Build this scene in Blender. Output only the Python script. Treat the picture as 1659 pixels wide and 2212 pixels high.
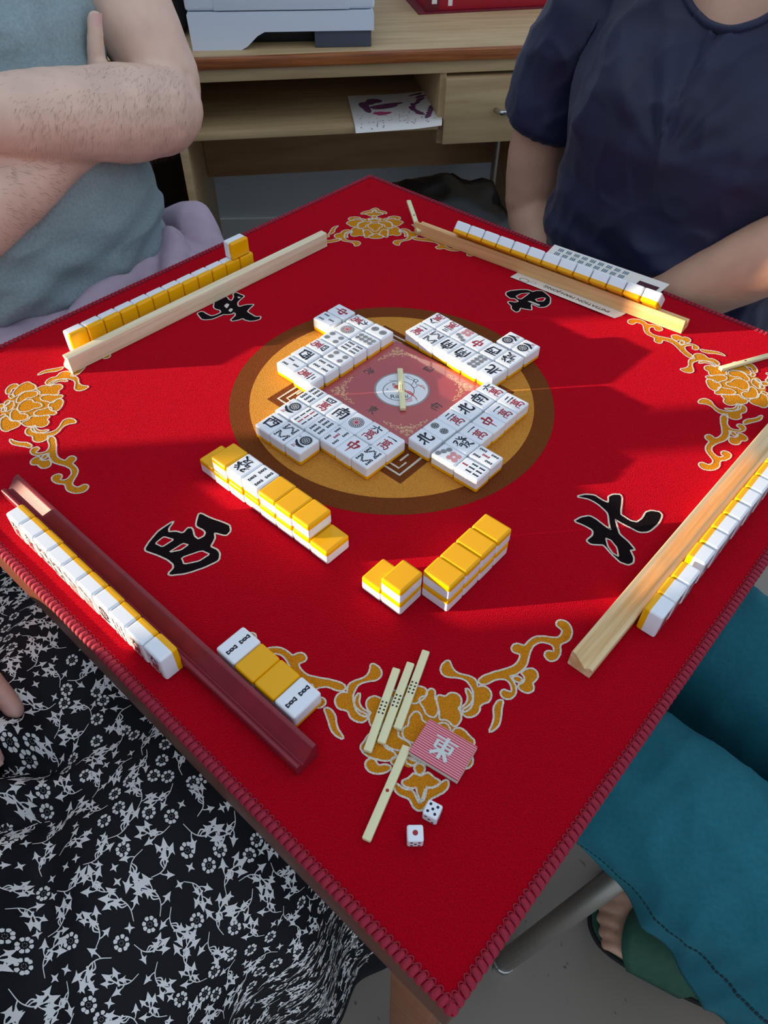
import bpy, bmesh, math, random
import numpy as np
from mathutils import Vector, Matrix, noise
from mathutils.geometry import tessellate_polygon

for o in list(bpy.data.objects):
    bpy.data.objects.remove(o)
SC = bpy.context.scene
COL = SC.collection
PI = math.pi
S2 = 2 ** -0.5
random.seed(7)

# ------------------------------------------------------------------ camera
cam_d = bpy.data.cameras.new('camera')
cam = bpy.data.objects.new('camera', cam_d)
COL.objects.link(cam)
cam_d.sensor_fit = 'HORIZONTAL'
cam_d.sensor_width = 36.0
cam_d.lens = 36.0 * 1584.6 / 1659.0
cam_d.clip_start = 0.02
RM = ((0.9984727511944276, -0.05451929966991774, 0.008933705039483882),
      (-0.03417785128788524, -0.736617706199794, -0.6754452082843565),
      (0.04340552503511498, 0.6741083005544852, -0.737356060204275))
m3 = Matrix((RM[0], [-v for v in RM[1]], [-v for v in RM[2]])).transposed()
cam.matrix_world = Matrix.Translation((-0.04423435, -0.58878303, 0.46965647)) @ m3.to_4x4()
SC.camera = cam

# ------------------------------------------------------------------ light
W = bpy.data.worlds.new('sky')
SC.world = W
W.use_nodes = True
bg = W.node_tree.nodes['Background']
bg.inputs[0].default_value = (0.72, 0.84, 1.0, 1)
bg.inputs[1].default_value = 0.95
SUN_AZ = math.radians(3.3)
SUN_ALT = math.radians(6.9)
sd = bpy.data.lights.new('sun', 'SUN')
sd.energy = 12.0
sd.color = (1.0, 0.80, 0.56)
sd.angle = math.radians(0.6)
sun = bpy.data.objects.new('sun', sd)
COL.objects.link(sun)
sdir = Vector((math.cos(SUN_ALT) * math.cos(SUN_AZ), math.cos(SUN_ALT) * math.sin(SUN_AZ), -math.sin(SUN_ALT)))
sun.rotation_euler = sdir.to_track_quat('-Z', 'Y').to_euler()
sun.location = (-3, 0, 1)
SC.view_settings.view_transform = 'Standard'
SC.view_settings.look = 'None'
SC.view_settings.gamma = 1.0
SC.view_settings.use_curve_mapping = False
SC.view_settings.exposure = 0.0
SC.cycles.max_bounces = 5
SC.cycles.diffuse_bounces = 3
SC.cycles.glossy_bounces = 3

# ------------------------------------------------------------------ helpers
def lin(r, g, b):
    f = lambda c: (c / 255 / 12.92) if c / 255 <= 0.04045 else ((c / 255 + 0.055) / 1.055) ** 2.4
    return (f(r), f(g), f(b), 1)

def material(name, col, rough=0.5, var=0.0, vscale=40.0, bump=0.0, bscale=200.0, bdist=0.001, spec=0.5, metal=0.0,
             sheen=0.0, sheen_col=None, sss=0.0, stretch=None, col2=None, coat=0.0, detail=3.0, bstretch=None):
    m = bpy.data.materials.new(name)
    m.use_nodes = True
    nt = m.node_tree
    N, L = nt.nodes, nt.links
    p = N['Principled BSDF']
    p.inputs['Roughness'].default_value = rough
    p.inputs['Metallic'].default_value = metal
    p.inputs['Specular IOR Level'].default_value = spec
    p.inputs['Coat Weight'].default_value = coat
    if sheen:
        p.inputs['Sheen Weight'].default_value = sheen
        p.inputs['Sheen Roughness'].default_value = 0.5
        p.inputs['Sheen Tint'].default_value = sheen_col or (min(1, col[0] * 2.0 + .05), min(1, col[1] * 2.0 + .02), min(1, col[2] * 2.0 + .02), 1)
    if sss:
        p.inputs['Subsurface Weight'].default_value = sss
        p.inputs['Subsurface Radius'].default_value = (0.012, 0.004, 0.002)
        p.inputs['Subsurface Scale'].default_value = 0.4
    tc = N.new('ShaderNodeTexCoord')
    def tex(scale, st):
        n = N.new('ShaderNodeTexNoise')
        n.inputs['Scale'].default_value = scale
        n.inputs['Detail'].default_value = detail
        if st:
            mp = N.new('ShaderNodeMapping')
            mp.inputs['Scale'].default_value = st
            L.new(tc.outputs['Object'], mp.inputs['Vector'])
            L.new(mp.outputs['Vector'], n.inputs['Vector'])
        else:
            L.new(tc.outputs['Object'], n.inputs['Vector'])
        return n
    if var or col2:
        n = tex(vscale, stretch)
        r = N.new('ShaderNodeValToRGB')
        a = col2 if col2 else tuple(max(0, c * (1 - var)) for c in col[:3]) + (1,)
        b = col if col2 else tuple(min(1, c * (1 + var)) for c in col[:3]) + (1,)
        r.color_ramp.elements[0].color = a
        r.color_ramp.elements[0].position = 0.32
        r.color_ramp.elements[1].color = b
        r.color_ramp.elements[1].position = 0.68
        L.new(n.outputs['Fac'], r.inputs['Fac'])
        L.new(r.outputs['Color'], p.inputs['Base Color'])
    else:
        p.inputs['Base Color'].default_value = col
    if bump:
        n = tex(bscale, bstretch or stretch)
        bn = N.new('ShaderNodeBump')
        bn.inputs['Strength'].default_value = bump
        bn.inputs['Distance'].default_value = bdist
        L.new(n.outputs['Fac'], bn.inputs['Height'])
        L.new(bn.outputs['Normal'], p.inputs['Normal'])
    return m

def rug(name, col, sheen=0.3):
    return material(name, col, rough=0.95, var=0.16, vscale=900, bump=1.0, bscale=980, bdist=0.0026, spec=0.03, sheen=sheen, detail=2.0)

def wood(name, c1, c2, along=(1, 14, 14), scale=9, rough=0.45, bump=0.08):
    return material(name, c1, rough=rough, col2=c2, vscale=scale, stretch=along, bump=bump, bscale=60, bdist=0.0006, detail=6)

M = {}
M['mat_red'] = rug('mat_red', lin(182, 1, 26), 1.0)
M['mat_gold'] = rug('mat_gold', lin(222, 140, 32))
M['mat_white'] = rug('mat_white', lin(236, 224, 208))
M['mat_black'] = rug('mat_black', lin(22, 18, 22))
M['mat_brown'] = rug('mat_brown', lin(124, 66, 32))
M['mat_tan'] = rug('mat_tan', lin(222, 148, 62))
M['stitch'] = material('stitch', lin(150, 18, 46), rough=0.8, var=0.2, vscale=300, bump=0.5, bscale=900, bdist=.0006, sheen=.2)
M['tile_white'] = material('tile_white', lin(232, 236, 242), rough=0.14, spec=0.5)
M['tile_yellow'] = material('tile_yellow', lin(240, 172, 0), rough=0.2, spec=0.3)
M['ink'] = material('ink', lin(16, 20, 38), rough=0.5)
M['ink_red'] = material('ink_red', lin(160, 18, 36), rough=0.5)
M['ink_pink'] = material('ink_pink', lin(196, 84, 98), rough=0.5)
M['ink_grey'] = material('ink_grey', lin(44, 54, 64), rough=0.5)
M['paint_white'] = material('paint_white', lin(232, 234, 236), rough=0.3)
M['pine'] = wood('pine', lin(238, 214, 170), lin(206, 168, 112), along=(1.2, 30, 30), scale=7)
M['pine_pale'] = wood('pine_pale', lin(242, 232, 204), lin(222, 204, 164), along=(1.2, 30, 30), scale=7)
M['pine_warm'] = wood('pine_warm', lin(236, 192, 136), lin(214, 164, 104), along=(1.2, 30, 30), scale=7)
M['red_rack'] = material('red_rack', lin(128, 26, 40), rough=0.42, var=0.12, vscale=60, bump=.15, bscale=900, bdist=.0003)
M['stick'] = material('stick', lin(228, 222, 176), rough=0.3, spec=.5)
M['skin_man'] = material('skin_man', lin(224, 190, 170), rough=0.55, var=0.09, vscale=22, bump=.25, bscale=320, bdist=.0006)
M['skin_woman'] = material('skin_woman', lin(200, 154, 128), rough=0.5, var=0.07, vscale=25, bump=.2, bscale=300, bdist=.0005)
M['skin_c'] = material('skin_c', lin(206, 160, 146), rough=0.5, var=0.07, vscale=40, bump=.2, bscale=420, bdist=.0004)
M['arm_hair'] = material('arm_hair', lin(112, 86, 66), rough=.6)
M['hair'] = material('hair', lin(52, 36, 26), rough=.6, var=.3, vscale=120)
M['nail'] = material('nail', lin(224, 182, 172), rough=.25)

def link(o):
    COL.objects.link(o)
    return o

def tag(o, label=None, cat=None, group=None, kind=None):
    if label: o['label'] = label
    if cat: o['category'] = cat
    if group: o['group'] = group
    if kind: o['kind'] = kind
    return o

def empty(name, loc=(0, 0, 0), rz=0.0):
    o = bpy.data.objects.new(name, None)
    o.empty_display_size = 0.03
    o.location = loc
    o.rotation_euler = (0, 0, rz)
    return link(o)

def mesh(name, verts, faces, mats, fmat=None, smooth=False):
    me = bpy.data.meshes.new(name)
    me.from_pydata([tuple(v) for v in verts], [], faces)
    if not isinstance(mats, (list, tuple)): mats = [mats]
    for m in mats: me.materials.append(M[m] if isinstance(m, str) else m)
    if fmat is not None:
        me.polygons.foreach_set('material_index', fmat)
    if smooth:
        me.polygons.foreach_set('use_smooth', [True] * len(me.polygons))
    me.update()
    return me

def put(name, me, parent=None, loc=(0, 0, 0), rz=0.0, mtx=None):
    o = bpy.data.objects.new(name, me)
    link(o)
    o.parent = parent
    if mtx is not None: o.matrix_local = mtx
    else:
        o.location = loc
        o.rotation_euler = (0, 0, rz)
    return o

def bm_mesh(name, bm, mats, smooth=False, angle=None):
    me = bpy.data.meshes.new(name)
    bm.normal_update()
    bm.to_mesh(me)
    bm.free()
    if not isinstance(mats, (list, tuple)): mats = [mats]
    for m in mats: me.materials.append(M[m] if isinstance(m, str) else m)
    if smooth or angle is not None:
        me.polygons.foreach_set('use_smooth', [True] * len(me.polygons))
    if angle is not None:
        me.set_sharp_from_angle(angle=angle)
    me.update()
    return me

def rbox_bm(size, bevel, seg=2, center=(0, 0, 0)):
    bm = bmesh.new()
    bmesh.ops.create_cube(bm, size=1.0)
    for v in bm.verts:
        v.co = Vector((v.co.x * size[0], v.co.y * size[1], v.co.z * size[2]))
    if bevel:
        bmesh.ops.bevel(bm, geom=list(bm.edges), offset=bevel, segments=seg, profile=0.5, affect='EDGES', clamp_overlap=True)
    for v in bm.verts: v.co += Vector(center)
    return bm

def box(name, x0, x1, y0, y1, z0, z1, mat, parent=None, bevel=0.002, seg=2):
    """box given by its limits, in the parent's frame; its origin at the centre of its base"""
    bm = rbox_bm((x1 - x0, y1 - y0, z1 - z0), bevel, seg, (0, 0, (z1 - z0) / 2))
    return put(name, bm_mesh(name, bm, mat, angle=0.6), parent, ((x0 + x1) / 2, (y0 + y1) / 2, z0))

def wnormal(me):
    """weighted normals, baked"""
    o = bpy.data.objects.new('tmp', me)
    link(o)
    md = o.modifiers.new('w', 'WEIGHTED_NORMAL')
    md.keep_sharp = True
    dg = bpy.context.evaluated_depsgraph_get()
    r = bpy.data.meshes.new_from_object(o.evaluated_get(dg))
    bpy.data.objects.remove(o)
    return r

def chaikin(P, n=2, r=.25):
    P = [tuple(p) for p in P]
    for _ in range(n):
        Q = []
        for i in range(len(P)):
            a, b = P[i], P[(i + 1) % len(P)]
            Q.append((a[0] * (1 - r) + b[0] * r, a[1] * (1 - r) + b[1] * r))
            Q.append((a[0] * r + b[0] * (1 - r), a[1] * r + b[1] * (1 - r)))
        P = Q
    return P

def area2(P):
    return sum(P[i][0] * P[(i + 1) % len(P)][1] - P[(i + 1) % len(P)][0] * P[i][1] for i in range(len(P)))

def ccw(P):
    return P if area2(P) > 0 else P[::-1]

def offset(P, d):
    P = ccw(P)
    n = len(P)
    R = []
    for i in range(n):
        a, b, c = P[i - 1], P[i], P[(i + 1) % n]
        e1 = Vector((b[0] - a[0], b[1] - a[1])); e2 = Vector((c[0] - b[0], c[1] - b[1]))
        if e1.length < 1e-9 or e2.length < 1e-9:
            R.append(b); continue
        e1.normalize(); e2.normalize()
        n1 = Vector((e1.y, -e1.x)); n2 = Vector((e2.y, -e2.x))
        v = n1 + n2
        if v.length < 1e-3: v = n1.copy()
        v.normalize()
        k = min(1.6, 1.0 / max(0.3, v.dot(n1)))
        R.append((b[0] + v.x * d * k, b[1] + v.y * d * k))
    return R

class Flat:
    """flat print: polygons at small heights, several colours"""
    def __init__(s): s.v, s.f, s.m = [], [], []
    def poly(s, P, z, mi, fn=None):
        P = ccw(P)
        b = len(s.v)
        s.v += [(p[0], p[1], z) for p in P]
        for t in tessellate_polygon([[Vector((p[0], p[1], 0)) for p in P]]):
            a = [P[i] for i in t]
            t = tuple(t) if area2(a) > 0 else tuple(t)[::-1]
            s.f.append(tuple(b + i for i in t)); s.m.append(mi)
    def strip(s, pts, ws, z, mi):
        """brush stroke: a polyline with a width at each point"""
        n = len(pts)
        P = [Vector(p) for p in pts]
        Lf, Rt = [], []
        for i in range(n):
            t = (P[min(n - 1, i + 1)] - P[max(0, i - 1)])
            t = t.normalized() if t.length > 0 else Vector((1, 0))
            nn = Vector((-t.y, t.x))
            Lf.append(P[i] + nn * ws[i] / 2); Rt.append(P[i] - nn * ws[i] / 2)
        t0 = (P[0] - P[1]).normalized(); t1 = (P[-1] - P[-2]).normalized()
        b = len(s.v)
        s.v += [(P[0].x + t0.x * ws[0] * .4, P[0].y + t0.y * ws[0] * .4, z)]
        for i in range(n):
            s.v += [(Lf[i].x, Lf[i].y, z), (Rt[i].x, Rt[i].y, z)]
        s.v += [(P[-1].x + t1.x * ws[-1] * .4, P[-1].y + t1.y * ws[-1] * .4, z)]
        s.f.append((b, b + 2, b + 1)); s.m.append(mi)
        for i in range(n - 1):
            k = b + 1 + 2 * i
            s.f.append((k, k + 1, k + 3, k + 2)); s.m.append(mi)
        s.f.append((b + 2 * n - 1, b + 2 * n, b + 2 * n + 1)); s.m.append(mi)
    def band(s, P, d0, d1, z, mi):
        """outline of a polygon between two offsets"""
        A, B = offset(P, d0), offset(P, d1)
        b = len(s.v); n = len(A)
        s.v += [(p[0], p[1], z) for p in A] + [(p[0], p[1], z) for p in B]
        for i in range(n):
            j = (i + 1) % n
            s.f.append((b + i, b + n + i, b + n + j, b + j)); s.m.append(mi)
    def disc(s, c, r, z, mi, n=20):
        s.poly([(c[0] + r * math.cos(2 * PI * i / n), c[1] + r * math.sin(2 * PI * i / n)) for i in range(n)], z, mi)
    def ring(s, c, r0, r1, z, mi, n=24, a0=0, a1=2 * PI):
        b = len(s.v)
        full = abs(a1 - a0 - 2 * PI) < 1e-6
        k = n if full else n + 1
        for i in range(k):
            t = a0 + (a1 - a0) * i / n
            s.v += [(c[0] + r0 * math.cos(t), c[1] + r0 * math.sin(t), z), (c[0] + r1 * math.cos(t), c[1] + r1 * math.sin(t), z)]
        for i in range(n):
            j = (i + 1) % k
            s.f.append((b + 2 * i, b + 2 * i + 1, b + 2 * j + 1, b + 2 * j)); s.m.append(mi)
    def mesh(s, name, mats, scale=1.0, xf=None):
        V = [(v[0] * scale, v[1] * scale, v[2] * scale) for v in s.v]
        if xf: V = [xf(v) for v in V]
        return mesh(name, V, s.f, mats, s.m)

def cr(P, n=6):
    """catmull-rom through 2D/3D points"""
    P = [np.array(p, float) for p in P]
    if len(P) < 3:
        return [tuple(P[0] + (P[-1] - P[0]) * i / n) for i in range(n + 1)]
    Q = [2 * P[0] - P[1]] + P + [2 * P[-1] - P[-2]]
    R = []
    for i in range(1, len(Q) - 2):
        a, b, c, d = Q[i - 1:i + 3]
        for k in range(n):
            t = k / n
            R.append(tuple(.5 * (2 * b + (c - a) * t + (2 * a - 5 * b + 4 * c - d) * t * t + (3 * b - a - 3 * c + d) * t ** 3)))
    R.append(tuple(P[-1]))
    return R

def tube(pts, radii, sides=10, cap=True, flat=None, up=None):
    """swept tube; radii per point; returns verts, faces"""
    P = [Vector(p) for p in pts]
    n = len(P)
    V, F = [], []
    ref = Vector(up) if up else None
    prev = None
    for i in range(n):
        t = (P[min(n - 1, i + 1)] - P[max(0, i - 1)]).normalized()
        if prev is None:
            r0 = ref if ref else (Vector((0, 0, 1)) if abs(t.z) < .9 else Vector((1, 0, 0)))
            u = (r0 - t * r0.dot(t)).normalized()
        else:
            u = (prev - t * prev.dot(t)).normalized()
        prev = u
        w = t.cross(u)
        r = radii[i] if not isinstance(radii, (int, float)) else radii
        ru, rw = (r if isinstance(r, tuple) else (r, r))
        for k in range(sides):
            a = 2 * PI * k / sides
            V.append(P[i] + u * (ru * math.cos(a)) + w * (rw * math.sin(a)))
    for i in range(n - 1):
        for k in range(sides):
            k2 = (k + 1) % sides
            F.append((i * sides + k, i * sides + k2, (i + 1) * sides + k2, (i + 1) * sides + k))
    if cap:
        F.append(tuple(range(sides - 1, -1, -1)))
        F.append(tuple((n - 1) * sides + k for k in range(sides)))
    return V, F

def prism(poly, x0, x1, axis=0):
    """profile (y,z) extruded along x"""
    poly = ccw(poly)
    n = len(poly)
    V = [(x0, p[0], p[1]) for p in poly] + [(x1, p[0], p[1]) for p in poly]
    F = [tuple(range(n - 1, -1, -1)), tuple(range(n, 2 * n))]
    for i in range(n):
        j = (i + 1) % n
        F.append((i, j, n + j, n + i))
    return V, F

def text_mesh(name, body, size, mats, extr=0.0):
    cu = bpy.data.curves.new(name, 'FONT')
    cu.body = body
    cu.size = size
    cu.align_x = 'CENTER'; cu.align_y = 'CENTER'
    cu.extrude = extr
    cu.resolution_u = 3
    o = link(bpy.data.objects.new(name, cu))
    dg = bpy.context.evaluated_depsgraph_get()
    me = bpy.data.meshes.new_from_object(o.evaluated_get(dg))
    bpy.data.objects.remove(o)
    me.materials.clear()
    me.materials.append(M[mats])
    return me

def AB(a, b, z=0.0):
    """mat axes (mm): a to the lower right, b to the upper right -> world metres"""
    return Vector(((a + b) * S2 / 1000, (b - a) * S2 / 1000, z / 1000))

ORDN = ['first', 'second', 'third', 'fourth', 'fifth', 'sixth', 'seventh', 'eighth', 'ninth', 'tenth', 'eleventh', 'twelfth', 'thirteenth', 'fourteenth']

# traced outlines (mm on the mat): corner flower cells and wind characters
ORN=[(1,[48.0,-326.9,51.0,-324.0,58.1,-321.4,67.2,-319.2,75.0,-316.9,79.1,-313.3,81.9,-308.8,81.8,-305.6,77.9,-304.6,76.2,-302.2,77.9,-298.7,81.2,-297.7,84.3,-299.4,86.2,-300.3,90.6,-295.7,95.3,-292.7,101.0,-292.2,107.0,-293.7,112.5,-294.4,115.8,-292.1,118.1,-288.1,116.6,-285.1,114.3,-282.9,115.0,-279.6,118.1,-278.5,122.0,-280.0,123.9,-284.2,123.8,-289.2,121.7,-294.0,118.2,-297.1,113.7,-298.5,111.8,-300.8,111.5,-305.5,109.1,-310.1,105.1,-313.0,101.8,-312.5,99.7,-308.9,101.1,-305.8,104.0,-305.1,107.0,-306.9,108.4,-302.2,107.2,-299.3,103.5,-297.2,98.2,-296.1,92.8,-298.6,89.1,-303.6,86.5,-309.8,84.1,-315.8,80.0,-319.4,74.7,-322.9,69.2,-323.4,72.3,-328.8,73.3,-334.7,71.1,-339.7,66.8,-342.0,63.1,-340.4,62.3,-337.1,64.6,-335.0,67.0,-336.6,70.1,-337.5,71.3,-334.6,70.3,-328.7,67.5,-326.0,61.5,-325.3,56.6,-327.3,52.9,-329.3,49.0,-329.1]),
(1,[72.8,-325.9,76.3,-324.9,78.7,-326.9,77.6,-329.1,74.4,-328.2]),
(1,[79.8,-322.4,84.0,-319.6,88.2,-319.1,90.4,-321.5,90.7,-325.2,88.5,-328.1,85.4,-330.2,86.0,-333.9,84.1,-337.1,80.0,-337.6,76.5,-334.9,75.8,-331.9,80.0,-330.7,82.0,-327.0,81.3,-323.3]),
(1,[59.3,-343.4,62.6,-343.2,60.6,-347.7,58.9,-353.9,57.3,-360.0,53.5,-363.9,49.8,-365.7,53.4,-360.5,55.2,-355.1,55.5,-348.8]),
(1,[21.9,-315.8,24.4,-311.4,28.4,-309.2,28.9,-313.9,31.0,-318.5,34.7,-321.3,40.5,-322.8,44.9,-325.2,45.7,-329.0,45.8,-332.6,50.0,-331.4,53.6,-333.7,54.9,-338.2,52.8,-343.1,48.1,-344.2,45.2,-346.2,44.6,-350.4,40.3,-353.6,35.8,-354.1,33.2,-351.2,34.6,-348.5,39.3,-346.6,42.7,-341.1,43.6,-334.7,41.6,-329.5,38.9,-324.9,33.2,-322.8,25.9,-322.4,22.5,-319.6]),
(1,[37.8,-328.6,40.1,-330.9,41.3,-336.8,39.6,-342.4,35.6,-345.7,32.0,-345.6,33.2,-343.5,36.8,-340.8,39.4,-335.9]),
(1,[17.5,-332.7,22.5,-335.1,26.2,-331.7,30.7,-332.6,33.2,-336.4,31.9,-341.3,29.4,-343.3,31.5,-346.9,30.8,-352.5,26.4,-357.1,23.7,-352.8,20.8,-350.6,16.9,-351.1,18.2,-344.9,16.6,-337.7]),
(1,[13.1,-331.6,15.2,-333.6,14.1,-338.8,16.0,-344.1,15.4,-349.8,12.7,-353.4,8.3,-350.7,7.0,-345.6,3.9,-340.3,5.9,-337.8,9.5,-337.9,10.4,-334.1]),
(0,[8.6,-330.4,9.4,-335.4,6.1,-338.9,0.6,-342.2,-4.5,-339.7,-9.4,-333.9,-6.7,-330.2,-0.9,-329.0]),
(0,[1.4,-348.5,3.9,-352.1,3.3,-355.2,8.4,-359.2,9.2,-364.9,6.9,-370.1,0.4,-371.5,-5.8,-369.7,-9.2,-365.7,-8.5,-360.7,-4.3,-359.0,-4.1,-355.1,-2.4,-351.1]),
(1,[-15.7,-358.5,-12.8,-363.0,-13.9,-366.5,-6.9,-370.6,-4.9,-374.1,-9.2,-375.7,-16.4,-374.7,-21.3,-371.4,-22.1,-367.1,-22.5,-362.4,-20.8,-358.5]),
(1,[-26.0,-363.0,-24.2,-367.6,-23.5,-373.8,-15.5,-378.4,-16.6,-381.2,-21.8,-382.4,-29.8,-380.4,-35.6,-377.3,-38.4,-372.3,-35.3,-369.0,-33.1,-365.3,-30.0,-362.7]),
(0,[7.9,-379.7,6.7,-382.6,1.3,-383.8,-4.9,-382.6,-7.9,-379.4,-3.7,-377.8,1.7,-376.2]),
(0,[-0.1,-386.0,3.0,-388.7,1.7,-391.4,-0.7,-393.0,-2.7,-390.6,-3.0,-387.8]),
(1,[-8.0,-382.1,-4.7,-382.6,-2.0,-383.6,-3.0,-385.8,-5.5,-386.1,-7.7,-384.7]),
(1,[-35.3,-383.3,-32.4,-381.2,-29.7,-381.9,-28.7,-384.8,-26.6,-386.6,-22.7,-385.7,-19.4,-387.0,-20.7,-389.2,-25.1,-390.6,-30.6,-390.3,-34.4,-387.9]),
(1,[-17.5,-381.9,-14.0,-380.4,-12.5,-382.2,-16.0,-385.4,-18.2,-384.2]),
(0,[-12.5,-397.4,-7.5,-396.0,-4.5,-392.8,-2.9,-393.4,0.2,-395.2,3.7,-393.2,5.4,-392.7,7.8,-396.2,12.5,-398.6,9.0,-401.2,5.1,-401.6,2.5,-400.3,2.1,-404.7,-0.6,-411.0,-2.3,-405.5,-2.9,-400.6,-6.3,-401.5,-10.0,-400.2]),
(0,[17.2,-398.9,16.8,-402.2,13.2,-405.3,8.7,-407.2,4.8,-408.7,2.4,-411.7,-1.2,-415.8,-3.9,-415.6,-6.3,-412.9,-8.1,-408.0,-11.7,-406.7,-16.4,-403.8,-17.2,-399.9,-16.1,-398.9,-12.5,-402.4,-9.3,-403.6,-6.1,-403.8,-4.9,-408.7,-2.1,-413.6,1.0,-408.5,2.6,-403.1,8.1,-402.9,12.7,-400.4,16.2,-398.3])]
CHARS=[([-177.2,-164.7,-176.2,-153.1,-166.3,-159.8,-154.4,-165.7,-149.0,-169.0,-147.6,-175.2,-150.8,-180.2,-161.3,-176.0,-160.0,-183.5,-163.0,-192.1,-157.1,-195.3,-154.3,-199.7,-154.4,-206.8,-165.1,-213.2,-178.3,-218.7,-190.9,-220.2,-193.2,-218.7,-189.7,-213.4,-190.3,-209.2,-196.5,-203.4,-206.0,-198.0,-216.5,-193.2,-213.6,-183.9,-207.7,-172.3,-196.8,-161.8,-200.2,-169.7,-199.6,-174.2,-194.0,-173.7,-187.0,-176.3,-183.8,-170.5,-180.4,-170.6,-177.6,-179.7,-173.8,-183.6,-168.7,-180.1,-168.0,-175.7,-170.6,-172.6,-176.7,-168.5],[[-208.9,-186.3,-202.8,-178.8,-193.4,-182.7,-202.2,-190.7],[-195.4,-195.6,-185.6,-187.1,-180.7,-189.1,-186.3,-194.6,-194.2,-196.4],[-185.2,-202.5,-169.2,-195.7,-161.9,-200.1,-170.0,-207.1,-182.1,-209.9]]),
([155.6,-149.0,163.7,-146.9,171.6,-148.1,176.9,-154.7,181.8,-158.1,183.9,-150.3,188.0,-148.1,194.9,-148.4,194.6,-153.9,189.6,-167.8,188.3,-172.3,195.2,-180.2,200.4,-181.9,206.2,-177.7,211.8,-170.3,216.9,-169.0,223.2,-170.9,224.3,-174.7,217.9,-184.2,207.4,-192.6,199.4,-193.0,193.1,-187.5,185.9,-181.2,182.0,-176.6,181.3,-185.5,181.1,-194.3,186.5,-203.2,189.5,-211.8,185.2,-211.6,186.0,-220.0,184.0,-225.3,179.7,-227.1,174.0,-224.2,169.6,-216.4,165.0,-205.0,160.6,-204.8,154.3,-203.8,151.8,-200.1,158.7,-194.7,160.2,-188.9,153.8,-182.7,146.5,-177.9,153.7,-173.7,160.9,-172.5,165.5,-176.5,171.3,-185.0,175.7,-189.7,175.7,-185.2,177.8,-173.3,177.8,-168.8,171.5,-157.6,164.8,-151.8],[[168.4,-198.0,172.3,-200.4,175.4,-209.0,174.1,-218.7,170.0,-215.0,167.7,-207.3]]),
([-214.3,159.8,-208.9,163.3,-203.7,157.8,-197.5,152.9,-192.1,155.3,-186.8,160.3,-188.5,165.6,-192.0,166.8,-195.1,169.0,-196.7,173.3,-196.5,188.5,-188.3,201.4,-182.0,190.1,-180.5,186.7,-177.4,184.4,-175.4,188.7,-175.0,194.2,-176.2,198.7,-174.2,203.0,-170.4,200.1,-162.9,194.3,-166.5,188.3,-170.1,180.9,-169.5,174.4,-167.0,171.1,-160.3,175.1,-150.4,175.8,-154.6,168.5,-157.6,161.2,-153.2,155.8,-147.0,149.3,-141.3,150.1,-141.6,145.0,-146.6,142.1,-152.2,141.3,-158.0,143.6,-161.1,147.3,-166.6,144.0,-172.6,142.2,-174.5,144.3,-170.1,152.3,-169.8,156.5,-172.5,160.7,-173.9,157.1,-178.9,155.8,-184.2,156.5,-190.0,151.6,-195.8,147.2,-203.6,146.0,-207.8,147.7],[[-184.4,174.5,-182.1,178.7,-179.6,176.9,-179.7,173.7,-181.3,169.0,-183.5,171.8],[-178.8,163.6,-177.1,167.8,-174.8,167.2,-174.5,164.0,-176.2,160.9],[-170.7,192.9,-167.1,191.7,-169.0,189.5]]),
([149.4,190.0,155.1,193.3,165.8,195.3,176.0,194.9,181.5,189.9,185.8,192.1,193.5,191.8,197.9,182.2,199.7,175.1,196.6,163.6,190.2,157.0,182.5,156.2,175.3,164.5,173.2,160.0,172.7,151.0,165.7,153.5,159.9,156.0,157.5,149.4,153.4,147.3,149.6,154.2,150.8,160.9,147.6,167.9,149.8,170.1,155.7,167.6,161.1,169.6,157.3,176.7,152.3,176.9,148.4,184.1],[[159.4,181.3,166.8,186.9,177.7,188.2,172.3,182.0,164.5,174.1,160.9,175.4],[180.9,173.5,190.5,177.3,194.2,175.3,190.0,168.5,182.5,168.8],[171.4,169.2,174.4,169.6,184.2,161.4,183.1,159.1]])]

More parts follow.
